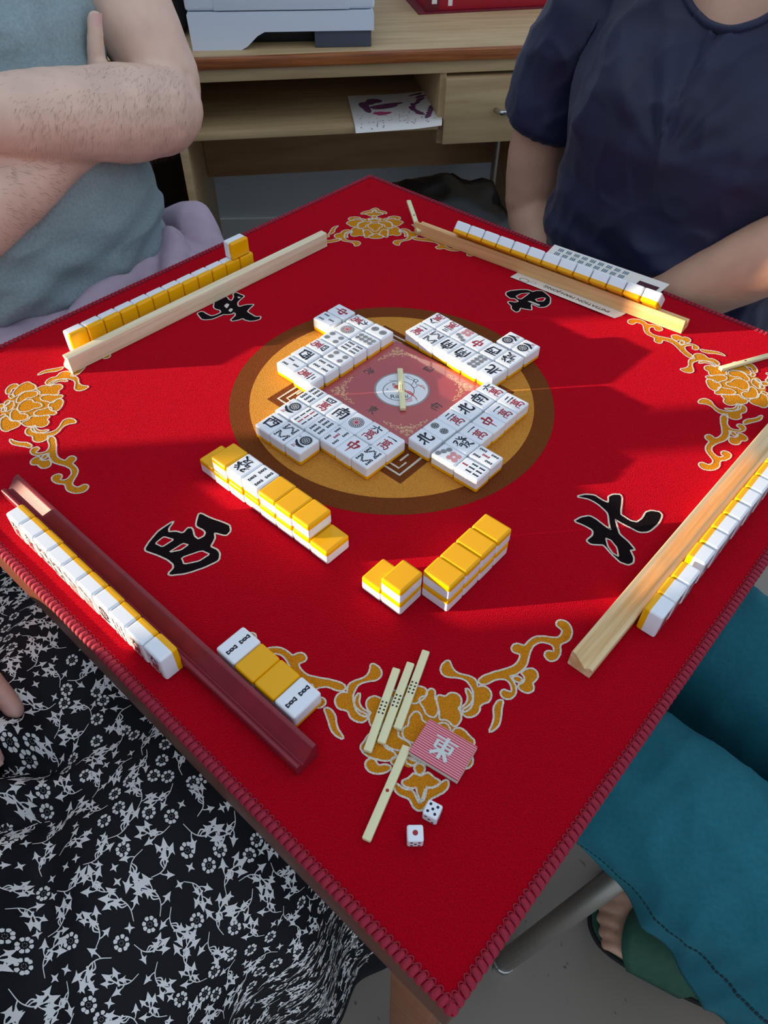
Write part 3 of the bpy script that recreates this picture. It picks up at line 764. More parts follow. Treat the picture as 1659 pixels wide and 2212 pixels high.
def face_mesh(kind):
    fl = Flat()
    ink, red, wht, pink, gry = 0, 1, 2, 3, 4
    if kind.endswith('m'):
        brush(fl, kind[0], (0, 5.6), 5.8, 4.6, .05, ink, 1.4)
        brush(fl, 'wan', (0, -4.6), 5.8, 6.4, .06, red, 1.35)
    elif kind in ('bei', 'xi', 'nan', 'fa', 'chun', 'dong'):
        brush(fl, kind, (0, 0), 7.2, 8.4, .05, red if kind == 'chun' else ink, 1.5)
    elif kind.endswith('p'):
        if kind == '1p':
            fl.disc((0, 0), 7.4, .05, ink, 32); fl.ring((0, 0), 6.1, 6.7, .08, wht, 32)
            for i in range(16):
                t = 2 * PI * i / 16
                fl.disc((5.0 * math.cos(t), 5.0 * math.sin(t)), .62, .08, wht, 8)
            fl.disc((0, 0), 3.9, .10, wht, 24); fl.disc((0, 0), 3.4, .12, pink, 24); fl.ring((0, 0), 2.0, 2.4, .14, wht, 20)
            for i in range(8):
                t = 2 * PI * i / 8
                fl.disc((1.3 * math.cos(t), 1.3 * math.sin(t)), .34, .15, red, 6)
        else:
            pos = {'2p': [(0, 5.6, 4.1, ink), (0, -5.6, 4.1, ink)],
                   '4p': [(x, y, 3.1, gry) for x in (-4.2, 4.2) for y in (-6.4, 6.4)],
                   '7p': [(-5, 8.6, 2.75, gry), (0, 6.1, 2.75, gry), (5, 3.6, 2.75, gry)] + [(x, y, 2.9, pink) for x in (-2.9, 2.9) for y in (-2.6, -8.4)],
                   '8p': [(x, y, 2.75, gry) for x in (-2.9, 2.9) for y in (-8.7, -2.9, 2.9, 8.7)]}[kind]
            for x, y, r, mi in pos: pin(fl, (x, y), r, mi)
    elif kind == '1s':
        # peacock: round fanned tail of eyes, body and legs
        P = []
        for i in range(48):
            t = 2 * PI * i / 48
            r = 5.9 + (.7 if i % 2 else -.5)
            P.append((1.6 + r * math.cos(t), 3.6 + r * math.sin(t)))
        fl.poly(P, .05, gry)
        fl.disc((1.6, 3.6), 4.9, .07, ink, 24)
        for rr_, n in ((0, 1), (1.8, 6), (3.6, 12)):
            for i in range(n):
                t = 2 * PI * i / n
                c = (1.6 + rr_ * math.cos(t), 3.6 + rr_ * math.sin(t))
                fl.disc(c, .60, .10, wht, 8)
        fl.poly(chaikin([(-7, 0), (-4, -1.5), (-1, -3.5), (3, -4), (7, -3), (5.5, -5.6), (1, -7), (-3, -6), (-5.5, -3.5)], 1), .10, ink)
        fl.strip([(-5.5, -4.2), (-2.5, -5.6)], [.7, .5], .13, wht)
        for x in (-3.4, -1.4): fl.strip([(x, -6), (x - .6, -9)], [.5, .5], .09, red)
        fl.strip([(-5, -9.2), (-.6, -9.2)], [.5, .5], .10, red)
        fl.strip([(-6.6, 3.5), (-5.4, 5.2)], [.4, .3], .10, red); fl.strip([(-7.6, 3.9), (-6.6, 6)], [.4, .3], .10, red)
    else:
        B = {'2s': [(0, 6, 9, 0, ink), (0, -6, 9, 0, ink)],
             '3s': [(0, 6, 7, 0, ink), (-4.4, -5, 7, 0, ink), (4.4, -5, 7, 0, ink)],
             '4s': [(x, y, 8, 0, ink) for x in (-4.2, 4.2) for y in (-5.8, 5.8)],
             '5s': [(x, y, 7.2, 0, ink) for x in (-5, 5) for y in (-6.6, 6.6)] + [(0, 0, 7.2, 0, red)],
             '6s': [(x, y, 8, 0, ink) for x in (-5.4, 0, 5.4) for y in (-5.8, 5.8)],
             '7s': [(0, 8, 5.6, 0, red)] + [(x, y, 5.8, 0, ink) for x in (-5, 0, 5) for y in (0.6, -7.2)],
             '8s': [(-6, 5.6, 8.6, 0, ink), (6, 5.6, 8.6, 0, ink), (-2.7, 5.6, 7.6, -.65, ink), (2.7, 5.6, 7.6, .65, ink),
                    (-6, -5.6, 8.6, 0, ink), (6, -5.6, 8.6, 0, ink), (-2.7, -5.6, 7.6, .65, ink), (2.7, -5.6, 7.6, -.65, ink)],
             '9s': [(x, y, 5.8, 0, red if x == 0 else ink) for x in (-5, 0, 5) for y in (-7.6, 0, 7.6)]}[kind]
        for x, y, L, a, mi in B: bamboo(fl, (x, y), L, a, mi, .78 if len(B) < 4 else (.74 if len(B) < 8 else .6))
    fl.v = [(x, y, z * 2.2) for x, y, z in fl.v]
    return fl.mesh('face_marking', ['ink', 'ink_red', 'paint_white', 'ink_pink', 'ink_grey'], .001)
FACES = {}
DESC = {'1m': 'one-character', '2m': 'two-character', '3m': 'three-character', '4m': 'four-character', '6m': 'six-character', '8m': 'eight-character', '9m': 'nine-character',
        'bei': 'north wind', 'xi': 'west wind', 'nan': 'south wind', 'fa': 'green dragon', 'chun': 'red dragon', 'dong': 'east wind',
        '1p': 'one-circle', '2p': 'two-circle', '4p': 'four-circle', '7p': 'seven-circle', '8p': 'eight-circle', '1s': 'peacock',
        '2s': 'two-bamboo', '3s': 'three-bamboo', '4s': 'four-bamboo', '5s': 'five-bamboo', '6s': 'six-bamboo', '7s': 'seven-bamboo', '8s': 'eight-bamboo', '9s': 'nine-bamboo'}
def tile(kind, loc, Y, Z, label, group):
    """kind: face printed on it or None; loc: centre (m); Y, Z: the tile's up and its face normal"""
    Y = Vector(Y).normalized(); Z = Vector(Z).normalized()
    X = Y.cross(Z).normalized(); Y = Z.cross(X)
    mt = Matrix((X, Y, Z)).transposed().to_4x4()
    mt.translation = Vector(loc)
    o = put('mahjong_tile', TILE_A, None, mtx=mt)
    tag(o, label, 'tile', group)
    put('back_layer', TILE_B, o)
    if kind:
        if kind not in FACES: FACES[kind] = face_mesh(kind)
        put('face_marking', FACES[kind], o, (0, 0, TT / 2000))
    return o

va, vb, vz = Vector((S2, -S2, 0)), Vector((S2, S2, 0)), Vector((0, 0, 1))
UPZ = vz
rj = random.Random(11)
def rowtiles(kinds, start, step, first_mid, up, group, rowname, endname, ang=0.0, flip=()):
    """a row of face-up tiles; start/step along the row (mm), first_mid: fixed coordinate, up: '+b','-b','+a','-a'"""
    n = len(kinds)
    along_a = up[1] == 'b'
    U = {'+b': vb, '-b': -vb, '+a': va, '-a': -va}[up]
    for i, k in enumerate(kinds):
        s = start + step * i
        off = rj.uniform(-.5, .5)
        c2 = first_mid + off + math.tan(ang) * s
        p = AB(s, c2, TT / 2) if along_a else AB(c2, s, TT / 2)
        u = -U if i in flip else U
        u = Matrix.Rotation(rj.uniform(-.012, .012) + (ang if along_a else -ang), 3, 'Z') @ u
        lab = '%s tile, %s from %s, %s' % (DESC[k], ORDN[i], endname, rowname)
        tile(k, p + Vector((0, 0, 2e-4)), u, UPZ, lab, group)

# near-left pond
rowtiles(['6s', '4m', 'nan', '1p', '6m', '1m'], -45.6, 20.15, -67.2, '+b', 'discards nearest the dark red rack', 'inner discard row by the dark red rack', 'left')
rowtiles(['1s', '9s', '6s', '5s', 'chun', '8s'], -46.2, 20.15, -93.8, '+b', 'discards nearest the dark red rack', 'middle discard row by the dark red rack', 'left')
rowtiles(['xi', '8s', '1s'], -44.2, 20.4, -121.0, '+b', 'discards nearest the dark red rack', 'outer discard row by the dark red rack', 'left')
# far-left pond
rowtiles(['2p', '8p', '6s', '4p', '4s', '2m'], 59.4, -21.3, -71.5, '+a', 'discards nearest the pale rack', 'inner discard row by the pale rack', 'the far end')
rowtiles(['9m', '1p', '4p', '4m', 'xi', '3s'], 58.8, -20.7, -98.6, '+a', 'discards nearest the pale rack', 'middle discard row by the pale rack', 'the far end')
rowtiles(['chun', '3s'], 59.6, -21.0, -129.0, '+a', 'discards nearest the pale rack', 'outer discard row by the pale rack', 'the far end')
# far-right pond
rowtiles(['1m', '8s', 'nan', 'nan', '8p', 'bei'], -40.4, 20.3, 89.2, '-b', 'discards before the person in navy', 'inner discard row facing the person in navy', 'left', -.045, flip=(0,))
rowtiles(['8m', '3m', '7p', 'chun', 'xi', 'fa'], -39.0, 20.3, 116.4, '-b', 'discards before the person in navy', 'middle discard row facing the person in navy', 'left', -.045)
rowtiles(['1s', '1s'], 43.4, 20.4, 145.4, '-b', 'discards before the person in navy', 'outer discard row facing the person in navy', 'left', -.045)
# near-right pond
rowtiles(['6m', 'nan', 'bei', '2m', '2p', 'bei'], 58.6, -19.9, 78.6, '-a', 'discards nearest the long rack at right', 'inner discard row by the right-hand pine rack', 'the far end', .02)
rowtiles(['2m', '1m', 'chun', '1m', 'fa', '7p'], 58.0, -20.2, 106.4, '-a', 'discards nearest the long rack at right', 'middle discard row by the right-hand pine rack', 'the far end', .0)
rowtiles(['5s', '7s'], -22.4, -21.0, 133.2, '-a', 'discards nearest the long rack at right', 'outer discard row by the right-hand pine rack', 'the far end', .0)

# walls of face-down tiles
def down(a, b, level, along, label, group, kind=None, up=False):
    Yv = vb if along == 'a' else va
    z = TT / 2 + level * (TT + .15) + .2
    jit = Matrix.Rotation(rj.uniform(-.012, .012), 3, 'Z') @ Yv
    tile(kind, AB(a + rj.uniform(-.2, .2), b + rj.uniform(-.4, .4), z), jit if not up else -jit, UPZ if up else -UPZ, label, group)
for i in range(8):
    pos = ['single lower tile at the far end', 'lower tile', 'lower tile', 'lower tile', 'lower tile', 'lower tile', 'lower tile', 'single lower tile at the near end'][i]
    down(-45.6 + 20.3 * i, -186.2, 0, 'a', 'yellow-backed %s in the left tile wall' % (pos if i in (0, 7) else 'lower tile, %s from the far end,' % ORDN[i]), 'left tile wall')
for i, k in enumerate([None, 'fa', '4s', None, None, None]):
    lab = {None: 'yellow-backed upper tile, %s from the far end on the left wall' % ORDN[i], 'fa': 'face-up green dragon tile on top of the left wall', '4s': 'face-up four-bamboo tile on top of the left wall'}[k]
    down(-24.6 + 20.3 * i, -186.2, 1, 'a', lab, 'left tile wall', k, k is not None)
down(152.6, -184.6, 0, 'a', 'single yellow-backed tile at the left end of the right wall', 'right tile wall')
down(172.6, -184.6, 0, 'a', 'lower yellow-backed tile of the crosswise pair in the right wall', 'right tile wall')
down(172.8, -184.6, 1, 'a', 'upper yellow-backed tile of the crosswise pair in the right wall', 'right tile wall')
for i in range(4):
    for lv in (0, 1):
        down(194.4, -161.2 + 20.15 * i, lv, 'b', '%s yellow-backed tile, %s from the near end in the right wall' % (('lower', 'upper')[lv], ORDN[i]), 'right tile wall')
# the declared four of a kind
for i, k in enumerate(['2s', None, None, '2s']):
    lab = ['face-up two-bamboo tile at the far end of the meld beside the dark red rack', 'yellow face-down tile next to the far two-bamboo tile of the meld', 'yellow face-down tile next to the near two-bamboo tile of the meld', 'face-up two-bamboo tile at the near end of the meld beside the dark red rack'][i]
    if k: down(119.2 + 20.6 * i, -302, 0, 'a', lab, 'declared meld of four', k, True)
    else: down(119.2 + 20.6 * i, -302, 0, 'a', lab, 'declared meld of four')

# ------------------------------------------------------------------ racks
def fillet(P, r=1.0, n=3):
    Q = []
    m = len(P)
    for i in range(m):
        a, b, c = Vector(P[i - 1]), Vector(P[i]), Vector(P[(i + 1) % m])
        d1 = (a - b); d2 = (c - b)
        k = min(r, d1.length * .4, d2.length * .4)
        p, q = b + d1.normalized() * k, b + d2.normalized() * k
        for j in range(n + 1):
            t = j / n
            Q.append(tuple(p * (1 - t) ** 2 + b * 2 * t * (1 - t) + q * t * t))
    return Q
PROF = [(0, 0), (18.6, 0), (19.0, 9.6), (17.4, 10.8), (15.2, 10.0), (13.2, 6.9), (3.4, 16.4), (0.2, 16.8)]
PROF_ROLL = [(0, 0), (16.6, 0), (16.6, 3.4), (8.0, 13.6), (10.8, 17.0), (9.8, 18.7), (0, 18.4)]
def rack(p0, p1, back, prof, mat, label):
    """p0->p1: front bottom edge (AB mm); back: which way its back points"""
    A, B = AB(*p0), AB(*p1)
    d = (B - A); L = d.length; d.normalize()
    bvec = Vector((-d.y, d.x, 0))
    if bvec.dot(back) < 0:
        A, B = B, A; d = -d; bvec = -bvec
    V, F = prism([(y / 1000, z / 1000) for y, z in fillet(prof)], -L / 2, L / 2)
    me = mesh('tile_rack', V, F, mat)
    me.polygons.foreach_set('use_smooth', [True] * len(me.polygons)); me.set_sharp_from_angle(angle=.5)
    mt = Matrix((d, bvec, vz)).transposed().to_4x4(); mt.translation = (A + B) / 2 + Vector((0, 0, .0004))
    o = put('tile_rack', me, None, mtx=mt)
    tag(o, label, 'rack', 'wooden tile racks')
    return o
rack((-155, -317.6), (215.2, -317.6), -vb, PROF, 'red_rack', 'dark red painted rack beside the person in the floral skirt')
rack((300.4, -146), (304.0, 224), va, PROF, 'pine', 'natural pine rack at the right edge of the mat')
rack((-269.1, -197.2), (-264.4, 173), -va, PROF_ROLL, 'pine_pale', 'pale wooden rack in front of the person with crossed arms')
rack((-204, 276), (166.6, 301.2), vb, PROF, 'pine_warm', 'warm-toned wooden rack in front of the person in navy')

# tiles standing behind the racks
left_faces = ['6m', '9m', '8s', '8s', '7p', '7p', '1s', '9s', '6m', '6m']
for i in range(10):
    a = -100.2 + 20.72 * i
    tile(left_faces[i], AB(a, -343.6 + rj.uniform(-.4, .4), TL / 2 + .3), vz, -vb, 'standing tile behind the dark red rack, %s from the far end' % ORDN[i], 'tiles standing behind the dark red rack')
nb = [-74.6, -54.0, -33.4, -6.8, 14.6, 35.4, 56.4, 77.6, 98.2, 118.8, 139.4]
rf = ['6m', '9m', '8s', '5s', '9s', '6s', '3s', '8s', '9s', '6s', '4s']
for i, b in enumerate(nb):
    tile(rf[i], AB(330.2 + rj.uniform(-.4, .4) + b * .012, b, TL / 2 + .3), vz, va, 'standing tile behind the pine rack at right, %s from the near end' % ORDN[i], 'tiles standing behind the pine rack')
for i in range(12):
    b = -168.0 + 20.56 * i
    fa = -291.4 + 7.0 * i / 11
    tile(None, AB(fa - TT / 2, b, TL / 2 + .3), vz, -va, 'standing tile behind the pale rack, %s from the left' % ORDN[i], 'tiles standing behind the pale rack')
tile(None, AB(-285.2 - TT / 2, 51.2, TL + TW / 2 + .6), vb, -va, 'tile lying sideways on top of the row behind the pale rack', 'tiles standing behind the pale rack')
ra = math.atan2(25.2, 370.6)
for i in range(13):
    a = -131.2 + 21.15 * i
    bf = 276 + (a + 204) * 25.2 / 370.6
    dirb = Matrix.Rotation(ra, 3, 'Z') @ vb
    Zt = dirb * math.sin(math.radians(40.5)) + vz * math.cos(math.radians(40.5))
    Yt = -dirb * math.cos(math.radians(40.5)) + vz * math.sin(math.radians(40.5))
    p = AB(a, bf, 0) + dirb * .01365 + vz * .0083 + Yt * (TL / 2000 + .0002) + Zt * (TT / 2000 + .0002)
    tile(None, p, Yt, Zt, 'tile leaning on the rack of the person in navy, %s from the left' % ORDN[i], 'tiles leaning on the warm-toned rack')

# ------------------------------------------------------------------ scoring sticks, dice, plaque, sheets
def stick(p0, p1, z, pips, label, mat='stick', tilt=0.0, w=6.0, t=4.0):
    A, B = Vector(p0), Vector(p1)
    L = (B - A).length
    bm = rbox_bm((L / 1000, w / 1000, t / 1000), .0009, 2)
    me = bm_mesh('scoring_stick', bm, mat, angle=.7)
    c = (A + B) / 2 / 1000
    ang = math.atan2(B.y - A.y, B.x - A.x)
    o = put('scoring_stick', me, None)
    o.location = (c.x, c.y, z + t / 2000 + .0003)
    o.rotation_euler = (0, -tilt, ang)
    tag(o, label, 'stick', 'ivory-coloured scoring sticks')
    fl = Flat()
    if pips == 8:
        for i in range(4):
            for s in (-1, 1): fl.disc((-4.2 + i * 2.8, s * 1.4), .78, .06, 0, 10)
    elif pips == 10:
        for i in range(5):
            for s in (-1, 1): fl.disc((-4 + i * 2.0, s * 1.2), .5, .06, 0, 10)
    else:
        fl.disc((0, 0), 1.15, .06, 1 if pips == 1 else 0, 14)
    put('pips', fl.mesh('pips', ['ink', 'ink_red'], .001), o, (0, 0, t / 2000))
    return o
stick((-16.0, -315.6), (-39.6, -377.0), 0, 8, 'leftmost of three parallel sticks with eight black dots on the near flower')
stick((-5.4, -311.5), (-30.2, -371.6), 0, 8, 'middle of three parallel sticks with eight black dots on the near flower')
stick((6.6, -302.0), (-18.6, -362.0), 0, 8, 'rightmost of three parallel sticks with eight black dots on the near flower')
stick((-13.1, -374.6), (-42.6, -433.6), 0, 1, 'single stick with one red dot beside the striped plaque')
stick((10.9, 39.0), (9.4, -26.6), .0013, 10, 'stick lying across the emblem of the centre sheet')
stick((46.5, 392), (57.0, 331), .0115, 0, 'stick with one black dot leaning on the end of the warm-toned rack', tilt=-.235)
stick((349.5, 26.3), (411.5, 47.6), 0.0006, 1, 'stick with a red dot lying on the right-hand flower', w=5.6)

def die(c, ang, top, front, side, label):
    bm = rbox_bm((.0102, .0102, .0102), .0015, 4)
    o = put('die', wnormal(bm_mesh('die', bm, 'tile_white', smooth=True, angle=.9)), None, (c[0] / 1000, c[1] / 1000, .0054), ang)
    tag(o, label, 'die', 'white dice')
    lay = {1: [(0, 0)], 2: [(-1, 1), (1, -1)], 3: [(-1, 1), (0, 0), (1, -1)], 4: [(-1, 1), (1, 1), (-1, -1), (1, -1)], 5: [(-1, 1), (1, 1), (0, 0), (-1, -1), (1, -1)], 6: [(-1, -1), (-1, 0), (-1, 1), (1, -1), (1, 0), (1, 1)]}
    fl = Flat()
    def facep(num, R):
        b = len(fl.v)
        for x, y in lay[num]: fl.disc((x * 2.4, y * 2.4), 1.7 if num == 1 else .95, 5.14, 1 if num == 1 else 0, 14)
        for i in range(b, len(fl.v)):
            fl.v[i] = tuple(R @ Vector(fl.v[i]))
    facep(top, Matrix.Identity(3))
    facep(front, Matrix.Rotation(PI / 2, 3, 'X'))
    facep(side, Matrix.Rotation(PI / 2, 3, 'Y'))
    put('pips', fl.mesh('pips', ['ink', 'ink_red'], .001), o)
die((-.6, -419.6), -.53, 5, 3, 4, 'white die with five black dots up, nearer the gold flower')
die((-12.6, -433.2), -.04, 1, 5, 3, 'white die with one large red dot up, nearest the mat corner')

def plaque():
    m = bpy.data.materials.new('striped_pink'); m.use_nodes = True
    nt = m.node_tree; N, L = nt.nodes, nt.links
    tc = N.new('ShaderNodeTexCoord'); sp = N.new('ShaderNodeSeparateXYZ')
    L.new(tc.outputs['Object'], sp.inputs[0])
    mu = N.new('ShaderNodeMath'); mu.operation = 'MULTIPLY'; mu.inputs[1].default_value = 2 * PI / .00165
    L.new(sp.outputs['Y'], mu.inputs[0])
    sn = N.new('ShaderNodeMath'); sn.operation = 'SINE'; L.new(mu.outputs[0], sn.inputs[0])
    gt = N.new('ShaderNodeMath'); gt.operation = 'GREATER_THAN'; gt.inputs[1].default_value = 0.1; L.new(sn.outputs[0], gt.inputs[0])
    mx = N.new('ShaderNodeMix'); mx.data_type = 'RGBA'
    mx.inputs[6].default_value = lin(176, 62, 84); mx.inputs[7].default_value = lin(238, 150, 158)
    L.new(gt.outputs[0], mx.inputs[0]); L.new(mx.outputs[2], N['Principled BSDF'].inputs['Base Color'])
    N['Principled BSDF'].inputs['Roughness'].default_value = .45
    M['stripes'] = m
    M['plaque_grey'] = material('plaque_grey', lin(206, 210, 206), rough=.5)
    M['plaque_ivory'] = material('plaque_ivory', lin(214, 210, 204), rough=.5)
    A, B = Vector((3.8, -357)), Vector((33.5, -378.3))
    c = (Vector((3.8, -357)) + Vector((17.4, -400.6))) / 2
    ang = math.atan2(B.y - A.y, B.x - A.x)
    o = empty('east_marker', (c.x / 1000, c.y / 1000, .0003), ang)
    tag(o, 'pink striped plaque with a raised grey east character beside the dice', 'plaque')
    box('plate', -.0186, .0186, -.0139, .0139, 0, .0042, 'plaque_ivory', o, bevel=.0004)
    bm = rbox_bm((.0370, .0276, .0012), .0003, 1)
    put('striped_face', bm_mesh('striped_face', bm, 'stripes'), o, (0, 0, .0048))
    V, F = [], []
    def bar(P, w):
        nonlocal V, F
        P = [(x * 1.28, y * 1.25) for x, y in P]; w *= 1.2
        for i in range(len(P) - 1):
            a, b = Vector(P[i]), Vector(P[i + 1])
            d = (b - a).normalized(); n = Vector((-d.y, d.x))
            a2, b2 = a, b
            q = [a2 + n * w / 2, a2 - n * w / 2, b2 - n * w / 2, b2 + n * w / 2]
            k = len(V)
            for z in (5.3, 6.0 + len(V) * .0015): V += [(p.x / 1000, p.y / 1000, z / 1000) for p in q]
            F += [(k + 3, k + 2, k + 1, k), (k + 4, k + 5, k + 6, k + 7)] + [(k + i2, k + (i2 + 1) % 4, k + 4 + (i2 + 1) % 4, k + 4 + i2) for i2 in range(4)]
    bar([(-6.3, 5.0), (6.3, 5.0)], .9)
    bar([(-4.4, 3.4), (-4.4, -1.6)], 1.7); bar([(-4.4, 2.9), (4.4, 2.9)], 1.0); bar([(4.2, 3.2), (4.2, -1.6)], 1.7); bar([(-3.4, .8), (3.4, .8)], 1.1)
    bar([(-4.4, -1.4), (4.6, -1.4)], 1.1)
    bar([(0, 6.4), (0, -6.6)], 2.0); bar([(-.6, -1.6), (-5.2, -5.6)], 1.9); bar([(.8, -1.6), (4.6, -6.0)], 2.1)
    put('east_character', mesh('east_character', V, F, 'plaque_grey'), o)
plaque()

# transparent-looking centre sheet with the small print of the mat
M['sheet_pink'] = material('sheet_pink', lin(176, 74, 78), rough=.12, spec=.6, coat=.6)
M['sheet_gold'] = material('sheet_gold', lin(214, 164, 120), rough=.12, spec=.6, coat=.6)
M['sheet_dark'] = material('sheet_dark', lin(60, 44, 44), rough=.15, coat=.5)
M['sheet_white'] = material('sheet_white', lin(226, 230, 236), rough=.12, spec=.6, coat=.6)
M['sheet_grey'] = material('sheet_grey', lin(150, 136, 136), rough=.15, coat=.5)
M['sheet_red'] = material('sheet_red', lin(206, 84, 72), rough=.15, coat=.5)
cx0, cy0 = 10.9, 9.5
csh = empty('centre_sheet', (cx0 / 1000, cy0 / 1000, 0))
tag(csh, 'square glossy pink sheet with an emblem between the discard rows', 'sheet')
P = [(x / 1000, y / 1000) for x, y in sq(85)]
V = [(x, y, .0007) for x, y in P] + [(x, y, .0012) for x, y in P]
put('sheet', mesh('sheet', V, [(3, 2, 1, 0), (4, 5, 6, 7), (0, 1, 5, 4), (1, 2, 6, 5), (2, 3, 7, 6), (3, 0, 4, 7)], 'sheet_pink'), csh)
fl = Flat()
zz = 1.22
k = 0
for rz in range(4):
    c, s = math.cos(rz * PI / 2), math.sin(rz * PI / 2)
    for mflag, L in ORN:
        for sg in ((1, -1) if mflag else (1,)):
            P = chaikin([(x * sg * .176, y * .176) for x, y in pairs(L)], 1)
            P = [(x * c - y * s, x * s + y * c) for x, y in P]
            k += 1
            fl.poly(P, zz + k * 1e-4, 0)
for key, pos, ang in (('dong', (-31.5, -31.5), -PI / 4), ('nan', (31.8, -30), PI / 4), ('xi', (31.5, 32.5), 3 * PI / 4), ('bei', (-32, 31.5), -3 * PI / 4)):
    f2 = Flat(); brush(f2, key, (0, 0), 5.6, 5.6, 0, 1, 1.3)
    c, s = math.cos(ang), math.sin(ang)
    b = len(fl.v)
    fl.v += [(pos[0] + x * c - y * s, pos[1] + x * s + y * c, zz + .04 + z) for x, y, z in f2.v]
    fl.f += [tuple(b + i for i in f) for f in f2.f]; fl.m += f2.m
fl.disc((0, -1), 28.6, zz + .06, 3, 48)
fl.disc((0, -1), 26.6, zz + .10, 2, 48)
fl.ring((-3.5, -3), 15.6, 16.3, zz + .14, 1, 40)
# emblem: red bird, wing feathers, crane line drawing
fl.poly(chaikin([(-8, 4), (-5, 7), (-1, 5), (2, 0), (5, -4), (2, -6), (-2, -4), (-4, 0), (-9, 2)], 2), zz + .16, 4)
for i in range(5): fl.strip(cr([(3 + i * .8, -4 - i), (8 + i * 1.2, -5 - i * 2.4), (11 + i * .8, -9 - i * 3)], 4), list(np.linspace(1.2, .3, 9)), zz + .18 + i * .004, 4)
for i in range(3): fl.strip(cr([(-1, -17 - i * 1.5), (4, -18 - i * 1.7), (9, -16 - i * 2)], 4), list(np.linspace(.3, .9, 9)), zz + .18 + i * .004, 4)
for Pn, w in (([(6, 21), (9, 16), (13, 13), (12, 8), (10, 5), (13, 1), (16, 4), (15, 9), (18, 12)], .5), ([(7, 22), (12, 18), (15, 14)], .4), ([(13, 13), (16, 15), (18, 12)], .6), ([(9, 16), (6, 18), (5, 22)], .4), ([(18, 12), (15, 10), (13, 13)], .7)):
    Q = cr(Pn, 5); fl.strip(Q, [w] * len(Q), zz + .2, 1)
for Pn in ([(17, 6), (21, 2), (25, 1)], [(20, 4), (23, 4)], [(22, 1), (24, -3)]):
    Q = cr(Pn, 5); fl.strip(Q, list(np.linspace(1.1, .4, len(Q))), zz + .2, 4)
fl.strip([(-12, 14), (-6, 13.6)], [.5, .5], zz + .2, 1)
put('print', fl.mesh('print', ['sheet_gold', 'sheet_dark', 'sheet_white', 'sheet_grey', 'sheet_red'], .001), csh)
t1 = text_mesh('emblem_text', 'Riichi', .0085, 'ink')
put('emblem_text', t1, csh, (-.0035, -.0125, (zz + .24) / 1000))
t2 = text_mesh('emblem_text', 'R', .007, 'ink_red')
put('emblem_text', t2, csh, (-.0075, .0065, (zz + .24) / 1000))
put('emblem_text', text_mesh('emblem_text', 'e', .004, 'ink'), csh, (-.0150, .0, (zz + .24) / 1000))

# rules sheet under the far-right rack
M['paper_cream'] = material('paper_plain', lin(238, 232, 222), rough=.7)
M['print_dark'] = material('print_dark', lin(52, 44, 40), rough=.7)
M['print_maroon'] = material('print_maroon', lin(74, 22, 40), rough=.7)
c0, c1, c2, c3 = Vector((159.7, 224.1)), Vector((263, 126)), Vector((346, 188)), Vector((228, 290))
rs = empty('rules_sheet', (0, 0, 0))
tag(rs, 'printed paper sheet lying under the rack of the person in navy', 'paper')
def spos(u, v, z=0.0):
    p = (c0 * (1 - u) + c1 * u) * (1 - v) + (c3 * (1 - u) + c2 * u) * v
    lift = .0004 + .004 * max(0, .12 - v) * 4 * (.3 + u) + .028 * max(0, v - .74)
    return (p.x / 1000, p.y / 1000, lift + z)
V = []; F = []
NX, NY = 12, 16
for j in range(NY + 1):
    for i in range(NX + 1): V.append(spos(i / NX, j / NY))
for j in range(NY):
    for i in range(NX):
        k = j * (NX + 1) + i; F.append((k, k + 1, k + NX + 2, k + NX + 1))
put('page', mesh('page', V, F, 'paper_cream', smooth=True), rs)
tm = text_mesh('heading', 'INITIATION MAH-JONG', .0082, 'print_dark')
for v in tm.vertices:
    u = .60 - v.co.x / .142; w = .105 - v.co.y / .10
    v.co = spos(u, w, .0004)
put('heading', tm, rs)
fl = Flat()
for r in range(2):
    for i in range(9):
        u = .06 + i * .072 + .005 * r
        for q in range(3):
            fl.poly([(u + q * .016, .84 + r * .075), (u + q * .016 + .010, .84 + r * .075), (u + q * .016 + .010, .84 + r * .075 + .05), (u + q * .016, .84 + r * .075 + .05)], .3, 0)
fl.poly([(.80, .83), (.965, .83), (.965, .9), (.80, .9)], .3, 1)
for v0 in ((.12, .02, .05), (.20, .045, .03)):
    fl.ring((v0[0], v0[1] + .03), v0[2] * .8, v0[2] * .9, .3, 2, 14)
tag(put('tile_pictures', fl.mesh('tile_pictures', ['teal_print', 'print_maroon', 'print_dark'], 1.0, xf=lambda v: spos(v[0], v[1], .0004)), rs), kind='stuff')
